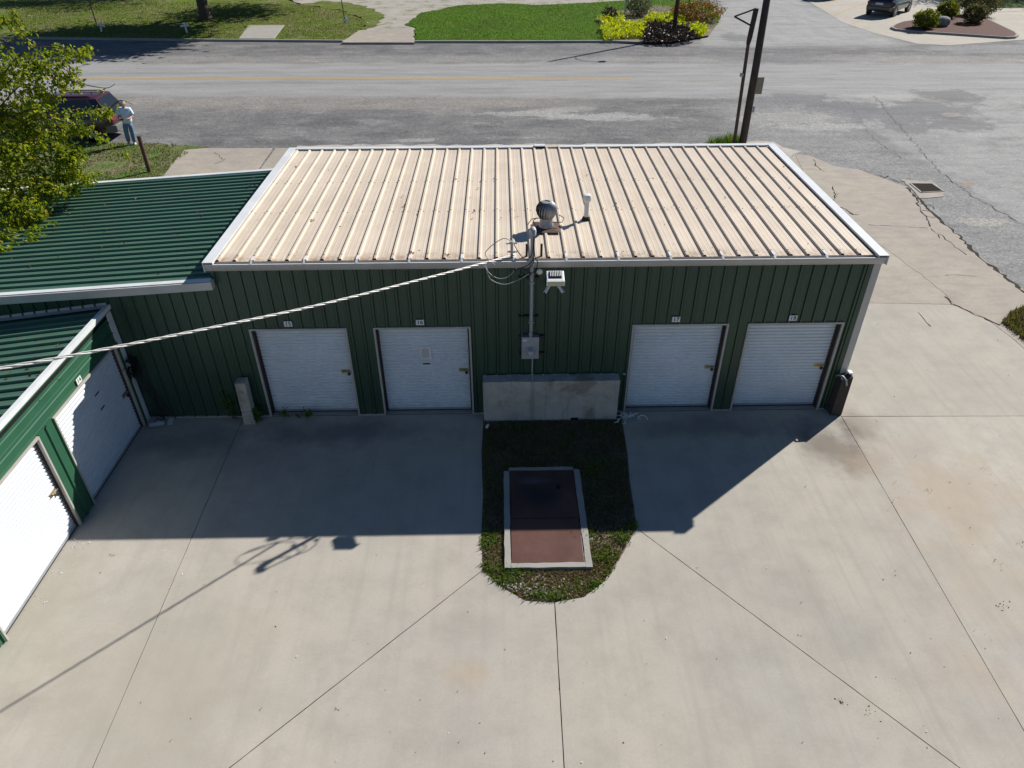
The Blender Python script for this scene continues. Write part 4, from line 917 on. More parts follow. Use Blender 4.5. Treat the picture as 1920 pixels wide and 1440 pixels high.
# twisted service drop
def helix(pts, r, per, ph, n):
    out = []; acc = 0
    P3 = [Vector(p) for p in pts]
    cum = [0]
    for a, b in zip(P3, P3[1:]): cum.append(cum[-1]+(b-a).length)
    for i in range(n+1):
        s = cum[-1]*i/n; j = 0
        while j < len(cum)-2 and cum[j+1] < s: j += 1
        t = (s-cum[j])/(cum[j+1]-cum[j]); p = P3[j].lerp(P3[j+1], t); d = (P3[j+1]-P3[j]).normalized()
        a = d.cross(Vector((0, 0, 1))).normalized(); b = d.cross(a); an = 2*math.pi*s/per+ph
        out.append(p+r*(math.cos(an)*a+math.sin(an)*b))
    return out
line = []
anchors = [(-.66, -.19, 3.57), (-1.16, -.69, 3.665), (-1.97, -1.51, 3.83), (-3.31, -2.88, 4.13), (-4.35, -3.95, 4.42), (-5.19, -4.81, 4.665), (-5.87, -5.52, 4.89), (-8.5, -8.2, 5.75), (-14, -13.8, 7.7)]
Pn = [Vector(a) for a in anchors]
for i in range(len(Pn)-1):
    p0, p1, p2, p3 = Pn[max(0, i-1)], Pn[i], Pn[i+1], Pn[min(len(Pn)-1, i+2)]
    for k in range(8):
        t = k/8; line.append(.5*((2*p1)+(p2-p0)*t+(2*p0-5*p1+4*p2-p3)*t*t+(3*p1-p0-3*p2+p3)*t**3))
line.append(Pn[-1])
sd = thing('service_cable', 'twisted pale overhead cable running from the mast to the lower left', 'cable', anchors[0])
for k in range(3): MB().tube(helix(line, .0120, .56, k*2*math.pi/3, 420), .0078, 6).build('strand', 'cable', sd, smooth=True)
wr = thing('service_wires', 'loose black and grey wire loops hanging at the mast head', 'wires', (MX, MY, 3.7))
def smooth_pts(a, n=6):
    P_ = [Vector(p) for p in a]; o = []
    for i in range(len(P_)-1):
        p0, p1, p2, p3 = P_[max(0, i-1)], P_[i], P_[i+1], P_[min(len(P_)-1, i+2)]
        for k in range(n):
            t = k/n; o.append(.5*((2*p1)+(p2-p0)*t+(2*p0-5*p1+4*p2-p3)*t*t+(3*p1-p0-3*p2+p3)*t**3))
    o.append(P_[-1]); return o
hx, hy, hz = MX+.02, MY-.12, 4.0
for a, r, mt_ in [([(hx, hy, hz), (hx-.03, hy-.06, 3.72), (hx-.13, hy-.1, 3.62), (hx-.26, hy-.05, 3.74), (hx-.33, hy, 3.86)], .008, 'black'),
                  ([(hx, hy, hz), (hx-.01, hy-.06, 3.62), (hx-.12, hy-.08, 3.50), (hx-.31, hy-.05, 3.42)], .009, 'black'),
                  ([(hx, hy, hz), (hx+.02, hy-.05, 3.66), (hx+.07, hy-.06, 3.55), (hx+.03, hy-.05, 3.40), (hx-.05, hy-.02, 3.33)], .009, 'black'),
                  ([(hx+.01, hy, hz), (hx, hy-.06, 3.68), (hx-.02, hy-.05, 3.5), (hx-.2, hy-.05, 3.38)], .008, 'black')]:
    MB().tube(smooth_pts(a), r, 6).build('black_wire', mt_, wr, smooth=True)
for a in [[(hx-.33, hy, 3.86), (hx-.5, hy+.05, 3.95), (hx-.75, hy+.02, 3.80), (hx-.82, hy, 3.66), (hx-.66, hy, 3.48)],
          [(hx-.31, hy-.05, 3.42), (hx-.45, hy-.1, 3.30), (hx-.62, hy-.1, 3.28), (hx-.78, hy-.06, 3.38), (hx-.84, hy-.02, 3.52), (hx-.95, hy-.1, 3.55)],
          [(hx-.05, hy-.02, 3.33), (hx-.25, hy-.08, 3.24), (hx-.5, hy-.12, 3.17), (hx-.74, hy-.1, 3.26), (hx-.82, hy-.05, 3.45), (hx-.90, hy-.08, 3.55)]]:
    MB().tube(smooth_pts(a), .007, 6).build('grey_wire', 'wire_grey', wr, smooth=True)
for p in ((hx-.31, hy-.05, 3.42), (hx-.05, hy-.02, 3.33), (hx-.2, hy-.05, 3.38)): MB().lathe(p, [(.012, -.03), (.026, -.015), (.026, .015), (.012, .03)], 8).build('connector', 'black', wr)
# flood light and cameras
F = thing('flood_light', 'white finned flood light under the gutter right of the mast', 'light', (.13, -.25, 3.1))
def fr(x, y, z):  # tilted housing: local x across, y out of the wall, z up
    c, s = math.cos(.28), math.sin(.28); return (.12+x*.95, -.47-(y*c+z*s)*1, 3.305+z*c-y*s)
def hb(mb, lo, hi):
    vs = [fr(x, y, z) for z in (lo[2], hi[2]) for x, y in ((lo[0], lo[1]), (hi[0], lo[1]), (hi[0], hi[1]), (lo[0], hi[1]))]
    return mb.add(vs, [(0, 1, 2, 3), (4, 5, 6, 7), (0, 1, 5, 4), (1, 2, 6, 5), (2, 3, 7, 6), (3, 0, 4, 7)])
hb(MB(), (-.16, -.12, -.05), (.16, .14, .03)).build('housing', 'white', F, bevel=.01)
hb(MB(), (-.115, -.10, .031), (.115, .075, .036)).build('vent_recess', 'dark', F)
for k in range(7): hb(MB(), (-.095+k*.031, -.09, .032), (-.083+k*.031, .04, .056)).build('fin', 'white', F)
hb(MB(), (-.165, .141, -.075), (.165, .155, .032)).build('bezel', 'white', F)
hb(MB(), (-.14, .1555, -.065), (.14, .160, .02)).build('led_panel', 'led', F)
MB().bar((.13, -.03, 3.13), (.13, -.42, 3.26), .05, .04).build('wall_arm', 'greysteel', F)
MB().lathe((-.13, -.04, 3.20), [(.05, .015), (.055, -.03), (.03, -.05)], 16, 'y').build('junction_box', 'white', F, smooth='auto')
for sx, x, lab in ((-1, .02, 'small white camera below the flood light, pointing left'), (1, .235, 'small white camera below the flood light, pointing right')):
    cm = thing('security_camera', lab, 'camera', (x, -.12, 2.94), 'cameras under the flood light')
    MB().tube([(x, -.03, 2.98), (x, -.10, 2.95), (x+sx*.0, -.12, 2.93)], .012, 8).build('bracket', 'white', cm)
    p, q = Vector((x+sx*-.03, -.10, 2.955)), Vector((x+sx*.06, -.24, 2.87))
    MB().tube([p, q], .030, 12).build('camera_body', 'white', cm, smooth='auto'); d = (q-p).normalized(); MB().tube([q+d*.001, q+d*.008], .022, 12).build('lens', 'black', cm)

# steel vault cover in a concrete collar
Vt = thing('vault_cover', 'rust brown two-panel steel vault cover in a concrete collar on the island', 'vault', (-.12, -2.9, 0))
zc = .05
vi = [Vector((*W2(*p), 0)) for p in ((956, 886), (1078, 886), (1094, 1059), (955, 1060))]
def rect(x0, y0, x1, y1): return [(x0, y0), (x1, y0), (x1, y1), (x0, y1)]
vx0, vx1, vy0, vy1 = -.715, .47, -3.98, -1.80
for q in (rect(vx0-.10, vy0-.09, vx0, vy1-.02), rect(vx1, vy0-.10, vx1+.105, vy1+.0), rect(vx0+.001, vy0-.095, vx1-.001, vy0), rect(vx0, vy1, vx1-.01, vy1+.075)):
    MB().prism(jag(q, .12, .006, int(q[0][0]*100)), -.05, zc).build('collar', 'kerb', Vt)
ym = vy0+.98
for (a, b, dz) in ((vy0+.012, ym-.006, 0), (ym+.006, vy1-.01, .004)): MB().box((vx0+.012, a, -.02), (vx1-.014, b, zc-.012+dz)).build('steel_plate', 'rustplate', Vt, bevel=.004)
MB().box((vx0, vy0, -.05), (vx1, vy1, -.025)).build('pit', 'dark', Vt)
q = G(1047, 914, .045); MB().lathe((q.x, q.y, 0), [(.04, .03), (.04, .0445)], 16).build('lifting_hole', 'dark', Vt)
# storm drain
gr = thing('storm_drain', 'square steel storm drain grate at the broken concrete edge', 'drain', (14.2, 12.6, 0))
gq = [Vector((*W2(*p), 0)) for p in ((1707, 344.5), (1748, 345), (1769, 359), (1727, 361))]
ctr = sum(gq, Vector())/4
for i in range(4):
    a, b = gq[i], gq[(i+1) % 4]; MB().bar((a.x, a.y, .012), (b.x, b.y, .012), .06, .02).build('frame', 'frame_dull', gr)
mb = MB()
for k in range(1, 20):
    t = k/20; a = gq[0].lerp(gq[1], t); b = gq[3].lerp(gq[2], t); mb.bar((a.x, a.y, .01), (b.x, b.y, .01), .024, .03)
mb.build('bars', 'tar', gr)
MB().sheet([(p.x, p.y) for p in gq][::-1], .004).build('pit', 'dark', gr)
col = GP([(1690, 336), (1735, 340), (1745, 337), (1772, 362), (1768, 368), (1725, 372)])
flat('drain_collar', jag(col, .15, .06, 3), .0015, 'apron')
# ------------------------------------------------------------------ poles
def noisy_tube(pts, rr_, n, seed, amp): return MB().tube(pts, rr_, n)
p0 = G(1392, 270); Up = thing('utility_pole', 'dark wooden utility pole behind the tan roof', 'pole', (p0.x, p0.y, 0))
MB().tube([(p0.x, p0.y, -.1), (p0.x-.02, p0.y, 3), (p0.x-.14, p0.y, 9.5)], [.155, .145, .11], 12).build('shaft', 'pole', Up, smooth=True)
a = atY(1422, 162, p0.y-.16); MB().box((a.x-.1, p0.y-.19, a.z-.28), (a.x+.17, p0.y-.15, a.z+.34)).build('board', 'wood', Up)
a = atY(1413, 205, p0.y-.16); MB().box((a.x-.03, p0.y-.17, a.z-.12), (a.x+.04, p0.y-.12, a.z+.12)).build('tag_plate', 'greysteel', Up)
p1 = G(1376, 272); Bp = thing('sign_pole', 'slim rusty pole with triangular bracket beside the utility pole', 'pole', (p1.x, p1.y, 0))
tp = atY(1418, 16, p1.y); md = atY(1404, 75, p1.y)
MB().tube([(p1.x, p1.y, -.05), (md.x, p1.y, md.z)], [.065, .065], 10).build('lower_shaft', 'rustpipe', Bp, smooth='auto')
MB().tube([(md.x, p1.y, md.z-.15), (md.x+.02, p1.y, md.z+.1), (tp.x, p1.y, tp.z)], [.075, .095, .095], 10).build('upper_shaft', 'rust', Bp, smooth='auto')
k1 = atY(1377, 31, p1.y); k2 = atY(1410, 49, p1.y)
MB().bar(tp, k1, .05, .05).build('upper_arm', 'rust', Bp); MB().bar(k1, k2, .07, .06).build('lower_arm', 'rust', Bp)
a = atY(1392, 141, p1.y-.08); MB().box((a.x-.09, p1.y-.12, a.z-.05), (a.x+.03, p1.y-.02, a.z+.07)).build('insulator', 'greysteel', Bp)
# short rusty pipe post behind the green roof
pt = G(278, 322); b_ = atY(260, 255, pt.y); ps = MB().tube([(pt.x+.05, pt.y, -.1), (b_.x, pt.y, b_.z)], .075, 12).build('pipe_post', 'rustpipe', None, smooth='auto', org=Vector((pt.x, pt.y, 0)))
tag(ps, 'short rusty pipe post standing behind the green roof', 'post')
# street lamp across the road, its shadow lies on the tarmac
lb = Vector((11.25, 42.35, .1)); LH = 8.3
Lp = thing('street_lamp', 'dark street lamp post rising from the flower bed', 'lamp', lb)
MB().tube([lb, lb+Vector((.12, 0, LH))], [.15, .10], 12).build('pole', 'pole', Lp, smooth=True)
hd = lb+Vector((1.9, -1.3, LH-1.2))
MB().tube(smooth_pts([lb+Vector((.1, 0, LH-1.55)), lb+Vector((.7, -.45, LH-1.05)), lb+Vector((1.4, -.95, LH-1.0)), hd]), .03, 8).build('arm', 'steel', Lp, smooth=True)
MB().lathe(hd, [(.05, .1), (.16, .05), (.26, -.04), (.24, -.10), (.1, -.16)], 14).build('lamp_head', 'greysteel', Lp, smooth='auto')

# ------------------------------------------------------------------ trees
def limb(mb, a, b, r0, r1, seed, bend=.12, n=6):
    r = random.Random(seed); a, b = Vector(a), Vector(b); L_ = (b-a).length; pts = []
    for i in range(n+1):
        t = i/n; w = math.sin(math.pi*t)*L_*bend
        pts.append(a.lerp(b, t)+Vector((r.uniform(-1, 1), r.uniform(-1, 1), r.uniform(-.3, 1)))*w*.5)
    mb.tube(pts, [r0+(r1-r0)*i/n for i in range(n+1)], 8 if r0 > .05 else 5); return pts
def tree(name, label, base, height, crown_c, crown_r, n, leaf, mat, seed, trunk_r=.3, group=None):
    base = Vector(base); t = thing(name, label, 'tree', base, group); r = random.Random(seed); mb = MB(); cc = Vector(crown_c)
    fork = base+(cc-base)*.04+Vector((-.3, 0, 0)); fork.z = base.z+(cc.z-base.z)*.5
    mb.tube([base-Vector((0, 0, .1)), base+Vector((0, 0, .25)), base.lerp(fork, .5), fork], [trunk_r*1.5, trunk_r*1.1, trunk_r*.95, trunk_r*.8], 12)
    tips = []
    for k in range(11):
        d = Vector((r.gauss(0, 1), r.gauss(0, 1), r.gauss(.25, .7))).normalized(); e = cc+Vector((d.x*crown_r[0], d.y*crown_r[1], d.z*crown_r[2]))*.72
        limb(mb, fork, e, trunk_r*.45, .03, seed+k); tips.append(e)
        for j in range(4):
            d2 = Vector((r.gauss(0, 1), r.gauss(0, 1), r.gauss(0, .7))).normalized(); e2 = e+Vector((d2.x*crown_r[0], d2.y*crown_r[1], d2.z*crown_r[2]))*.38
            limb(mb, fork.lerp(e, .65), e2, .05, .012, seed*7+k*5+j, n=4); tips.append(e2)
    mb.build('trunk', 'bark', t, smooth=True, fix=False)
    rs = np.random.default_rng(seed); cs = []
    for e in tips: cs.append(np.array(e)+rs.normal(size=(n//len(tips), 3))*np.array(crown_r)*np.array([.17, .17, .16]))
    leaf_obj('crown', np.concatenate(cs), leaf, mat, t, seed); return t
tree('shade_tree', 'dark trunked shade tree on the far lawn left of the driveway', (-23.75, 50.9, .1), 9, (-18.8, 53.6, 6.8), (7.6, 8.6, 2.6), 30000, .52, 'leaf_far', 3, .42)
tree('shade_tree', 'tree beyond the top left corner, shading the lawn strip along the edge', (-33.5, 68, .1), 9, (-32.5, 67, 6.8), (7.5, 4.5, 2.6), 7000, .36, 'leaf_far', 8, .4)
tree('shade_tree', 'tree beyond the top right corner, shading the lawn by the sidewalk', (54, 70, .1), 9, (53, 67, 7.2), (7, 5, 3), 6000, .38, 'leaf_far', 9, .4)
# near tree hanging over the green roof
Nt = thing('pecan_tree', 'leafy yellow-green tree hanging over the green roof at the left edge', 'tree', (-15.2, 8.0, 0))
mb = MB(); base = Vector((-15.2, 8.0, 0)); fork = Vector((-14.6, 7.4, 3.2))
mb.tube([base-Vector((0, 0, .1)), base+Vector((0, 0, .3)), base.lerp(fork, .6), fork], [.42, .32, .27, .24], 14)
hub = Vector((-13.2, 6.3, 4.6)); limb(mb, fork, hub, .18, .11, 4); hub2 = Vector((-12.6, 4.4, 4.0)); limb(mb, fork, hub2, .17, .09, 5); hub3 = Vector((-13.4, 7.6, 6.2)); limb(mb, fork, hub3, .17, .1, 6)
rs = np.random.default_rng(4); cs = []
# branch polylines: sight points in the photograph with the distance (y) at which each hangs
br = [
    ([(-20, 60), (10, 40), (25, 25)], 7.2, 14, 110), ([(-20, 120), (20, 80), (48, 52)], 7.2, 12, 70), ([(0, 150), (30, 110), (70, 88), (120, 92), (150, 98), (166, 86)], 6.8, 10, 190), ([(-10, 150), (20, 130), (50, 118), (90, 108), (118, 102)], 6.6, 13, 220),
    ([(0, 170), (50, 125), (90, 118), (128, 135), (136, 152)], 6.4, 13, 220), ([(60, 130), (100, 138), (118, 160)], 6.4, 10, 110), ([(130, 150), (165, 160), (200, 165), (216, 157)], 6.3, 3.5, 11),
    ([(0, 200), (40, 160), (75, 165), (95, 178)], 6.0, 15, 260), ([(0, 230), (60, 205), (110, 210), (160, 205), (190, 207), (200, 203)], 5.8, 8, 150), ([(205, 204), (226, 188), (248, 196)], 5.8, 3, 5),
    ([(20, 240), (70, 215), (110, 225), (150, 235), (185, 250), (198, 262)], 5.6, 8, 130), ([(40, 230), (90, 245), (130, 240), (150, 228)], 5.5, 9, 110), ([(-10, 260), (40, 235), (70, 250)], 5.4, 20, 330),
    ([(-20, 300), (40, 270), (90, 262), (120, 280), (145, 285)], 5.0, 15, 380), ([(-20, 320), (40, 300), (90, 300), (125, 310), (135, 300)], 4.8, 16, 380), ([(0, 330), (60, 322), (110, 330), (150, 325), (166, 332)], 4.6, 11, 280), ([(60, 330), (100, 345), (130, 350), (138, 358)], 4.4, 9, 150),
    ([(-20, 350), (30, 340), (75, 350), (90, 365)], 4.2, 18, 400), ([(-20, 380), (25, 372), (60, 385), (72, 395)], 3.7, 15, 300), ([(-20, 410), (25, 410), (55, 422), (80, 430)], 3.1, 13, 260), ([(-20, 440), (20, 440), (50, 448), (62, 440)], 2.6, 12, 220), ([(-20, 465), (10, 468), (28, 470)], 2.0, 9, 110),
    ([(-40, 200), (0, 210), (30, 200)], 6.2, 24, 420), ([(-40, 300), (0, 290), (30, 280)], 5.2, 24, 460), ([(-40, 390), (-5, 380), (20, 360)], 4.0, 20, 380), ([(-40, 140), (-10, 130), (20, 140)], 6.8, 18, 260), ([(215, 280), (228, 280), (236, 286)], 6.5, 4, 12), ([(-30, 245), (20, 225), (60, 190)], 6.5, 22, 380)]
for i, (pl, y, rad, n) in enumerate(br):
    pts = [atY(u, v, y+((j*37+i*13) % 7-3)*.09) for j, (u, v) in enumerate(pl)]
    sp = smooth_pts(pts, 5); h = hub if y > 5.4 else hub2
    if pl[0][0] < 60: limb(mb, h, sp[0], .045, .02, 50+i, n=5)
    mb.tube(sp, [.016-.011*k/(len(sp)-1) for k in range(len(sp))], 5)
    D = (pts[0]-CAM).length
    for _ in range(int(n*.36)):
        t = rs.random()**.8*(len(sp)-1); k = int(min(t, len(sp)-2)); p = sp[k].lerp(sp[k+1], t-k); s_ = rad/FPX*D*(.95-.35*t/len(sp))
        q0 = np.array(p)+rs.normal(size=3)*np.array([s_*.62, s_*.9, s_*.55])+np.array([0, 0, -.03])
        for _l in range(5): cs.append(q0+rs.normal(size=3)*np.array([.045, .045, .035])+np.array([0, 0, -.02*_l]))
# the crown goes on beyond the frame
for _ in range(5200):
    d = rs.normal(size=3); d /= np.linalg.norm(d); q = np.array([-14.6, 6.6, 5.6])+d*np.array([2.6, 3.6, 2.9])*rs.uniform(.55, 1)**.5
    u = (Vector(q)-CAM); X_ = 960+FPX*u.dot(CR)/u.dot(CF)
    if X_ < -25: cs.append(q)
for k in range(14):
    d = rs.normal(size=3); d /= np.linalg.norm(d); limb(mb, hub3, Vector(np.array([-14.8, 6.6, 5.8])+d*np.array([2.0, 3., 2.4])), .06, .015, 90+k)
mb.build('trunk', 'bark', Nt, smooth=True, fix=False)
leaf_obj('crown', np.array(cs), .112, 'leaf', Nt, 5, aspect=.6, up=.8)

# ------------------------------------------------------------------ shrubs and flower bed
def shrub(name, label, base, r, h, n, leaf, mat, seed, group=None, flat_=False):
    base = Vector(base); t = thing(name, label, 'shrub', base, group); rs = np.random.default_rng(seed); mb = MB()
    for k in range(9):
        a = rs.uniform(0, 6.28); mb.tube([base-Vector((0, 0, .05)), base+Vector((math.cos(a)*r*.3, math.sin(a)*r*.3, h*.45)), base+Vector((math.cos(a)*r*.65, math.sin(a)*r*.65, h*.75))], [.02, .014, .006], 5)
    mb.build('stem', 'bark', t, fix=False)
    d = rs.normal(size=(n, 3)); d /= np.linalg.norm(d, axis=1)[:, None]; lump = 1+.22*np.sin(d[:, 0]*6+seed)*np.cos(d[:, 1]*5+d[:, 2]*4)+.12*np.sin(d[:, 0]*15+d[:, 2]*11+seed)
    rad = (rs.uniform(.45, 1, n)**.45*lump)[:, None]; c = np.array(base)+np.array([0, 0, h*.5])+d*rad*np.array([r, r, h*.5])
    c = c[c[:, 2] > base.z+.02]; leaf_obj('foliage', c, leaf, mat, t, seed); return t
def mat_bed(name, label, poly, n, h, leaf, mat, seed, cat='plant'):
    rs = np.random.default_rng(seed); P_ = scatter(poly, n, seed); c = np.array([(x, y, .12+h*(.3+.7*max(0, .5+.5*math.sin(x*3.1+seed)*math.cos(y*2.7)))*rs.uniform(.35, 1)) for x, y in P_])
    cx_, cy_ = sum(p[0] for p in poly)/len(poly), sum(p[1] for p in poly)/len(poly); t = thing(name, label, cat, (cx_, cy_, .1))
    mb = MB()
    for x, y in P_[:40]: mb.tube([(x, y, .08), (x+rs.normal()*.08, y+rs.normal()*.08, .1+h*.7)], [.012, .005], 4)
    mb.build('stem', 'bark', t, fix=False); leaf_obj('foliage', c, leaf, mat, t, seed); return t
flat('flower_bed', GP([(1118, 31), (1137, 76), (1205, 79), (1260, 78), (1330, 66), (1345, 45), (1320, 18), (1230, 10), (1150, 22)], .12), .122, 'dirt')
mat_bed('lime_groundcover', 'broad lime yellow groundcover at the near left of the flower bed', GP([(1126, 50), (1150, 44), (1205, 40), (1214, 52), (1205, 66), (1135, 71)], .3), 2600, .45, .22, 'lime', 1)
mat_bed('lime_groundcover', 'lime yellow groundcover behind the lamp post in the flower bed', GP([(1222, 27), (1260, 26), (1285, 38), (1284, 50), (1262, 46), (1225, 40), (1205, 36)], .3), 1500, .5, .22, 'lime', 2)
mat_bed('lime_groundcover', 'small lime yellow clump at the right tip of the flower bed', GP([(1290, 50), (1308, 44), (1326, 54), (1320, 64), (1305, 64)], .3), 800, .5, .2, 'lime', 3)
mat_bed('lime_groundcover', 'lime yellow edge clump at the far left of the flower bed', GP([(1122, 34), (1150, 30), (1170, 26), (1168, 40), (1128, 42)], .3), 700, .45, .2, 'lime', 4)
mat_bed('purple_groundcover', 'dark purple leafy groundcover at the front of the flower bed', GP([(1206, 52), (1225, 42), (1262, 44), (1285, 50), (1308, 68), (1280, 75), (1228, 75), (1208, 70)], .35), 3000, .55, .22, 'purple', 5)
b = G(1196, 33); shrub('silver_shrub', 'tall silvery grey shrub in the flower bed beside the white sign', (b.x, b.y, .12), 1.0, 1.5, 1700, .16, 'grey_leaf', 6)
b = G(1143, 40); shrub('dark_shrub', 'small dark shrub at the left end of the flower bed', (b.x, b.y, .12), .55, .9, 500, .15, 'purple', 7)
b = G(1310, 43); shrub('rust_flower_shrub', 'rust orange flowering shrub at the right of the flower bed', (b.x, b.y, .12), 1.7, 1.35, 2600, .15, 'rusty_leaf', 8)
b = G(1286, 40); shrub('rust_flower_shrub', 'green and orange shrub behind the lamp post', (b.x, b.y+.5, .12), 1.1, 1.1, 1200, .15, 'rusty_leaf', 9)
for u, v, r, h, n, mt_, nm, lb_, sd_ in [(1732, 52, 0.8, 1.15, 4200, 'box_leaf', 'golden_shrub', 'near golden round shrub on the mulch island', 11), (1772, 33, .78, 1.15, 4000, 'box_leaf', 'golden_shrub', 'rear golden round shrub on the mulch island', 12),
                                         (1832, 26, 1.45, 1.75, 5600, 'dull_leaf', 'grey_green_shrub', 'large dull grey-green shrub at the back of the mulch island', 13), (1823, 43, .8, 1.25, 3000, 'dull_leaf', 'grey_green_shrub', 'middle dull grey-green shrub on the mulch island', 14)]:
    b = G(u, v, .15); shrub(nm, lb_, (b.x, b.y, .15), r, h, n, .13, mt_, sd_)
def rock(loc, r, seed, name, label):
    bm = bmesh.new(); bmesh.ops.create_icosphere(bm, subdivisions=3, radius=1); q = random.Random(seed); o3 = [Vector((q.gauss(0, 1), q.gauss(0, 1), q.gauss(0, 1))).normalized() for _ in range(7)]
    for v in bm.verts:
        k = 1-.18*max(0, max(v.co.normalized().dot(o)-.6 for o in o3))*2.2; v.co = Vector((v.co.x*r[0], v.co.y*r[1], v.co.z*r[2]))*k
    me = bpy.data.meshes.new(name); bm.to_mesh(me); bm.free(); me.materials.append(M['stone']); o = bpy.data.objects.new(name, me); COL.objects.link(o); o.location = loc; tag(o, label, 'rock'); return o
b = G(1763, 49, .15); rock((b.x, b.y, .40), (.72, .5, .42), 3, 'boulder', 'grey green boulder between the shrubs on the mulch island')
# white sign behind the bed, thin posts
b = G(1171, 27); sg = thing('yard_sign', 'white yard sign on posts behind the flower bed', 'sign', (b.x, b.y, .1))
t_ = atY(1185, 0, b.y); MB().box((b.x-.05, b.y-.04, .05), (b.x+.05, b.y+.04, 2.6)).build('post', 'white', sg); MB().box((b.x+1.1, b.y-.04, .05), (b.x+1.2, b.y+.04, 2.6)).build('post', 'white', sg)
z_ = atY(1180, 3, b.y).z; MB().box((b.x+.05, b.y-.05, z_-.02), (b.x+1.1, b.y+.03, z_+.9)).build('sign_board', 'white', sg)
for u, v, lb_ in ((1288, 37, 'thin steel post in the flower bed right of the lamp post'), (1304, 28, 'thin steel post behind the rust coloured shrub')):
    b = G(u, v); o = MB().tube([(b.x, b.y, .05), (b.x+.05, b.y, 3.2)], .05, 8).build('thin_post', 'rust', None, org=Vector((b.x, b.y, .05))); tag(o, lb_, 'post', 'thin posts in the flower bed')
b = G(182, 48); o = MB().tube([(b.x, b.y, .05), (b.x-.35, b.y+.6, 4.2)], .045, 8).build('thin_post', 'rust', None, org=Vector((b.x, b.y, .05))); tag(o, 'thin leaning post on the lawn behind the left white cross', 'post')
b = G(648, 47); o = MB().tube([(b.x, b.y, .05), (b.x-.08, b.y, 1.75)], .035, 8).build('stake', 'rust', None, org=Vector((b.x, b.y, .05))); tag(o, 'thin dark stake beside the leaning white marker', 'stake')
# white crosses on the far lawn
def cross(u, v, h, w, lab, tilt):
    b = G(u, v, .1); t = thing('white_cross', lab, 'cross', (b.x, b.y, .1), 'white crosses on the far lawn'); t.rotation_euler = tilt
    ORG[t.name] = Vector((0, 0, 0))
    MB().box((-.055, -.03, -.1), (.055, .03, h)).build('upright', 'white', t); MB().box((-w/2-.06, -.06, h*.62), (w/2+.06, -.031, h*.62+.12)).build('crossbar', 'white', t)
    MB().lathe((0, -.045, h*.7), [(.10, 0), (.07, -.03), (.02, -.04)], 10, 'y').build('wreath', 'offwhite', t); return t
cross(190, 60, .62, .42, 'white cross on the lawn nearest the left edge', (0, .25, .3)); cross(351, 62, .68, .5, 'white cross standing in the shade left of the tree trunk', (0, -.08, 0)); cross(655, 48, .7, .3, 'leaning white cross by the gravel drive', (0, -.35, .5))

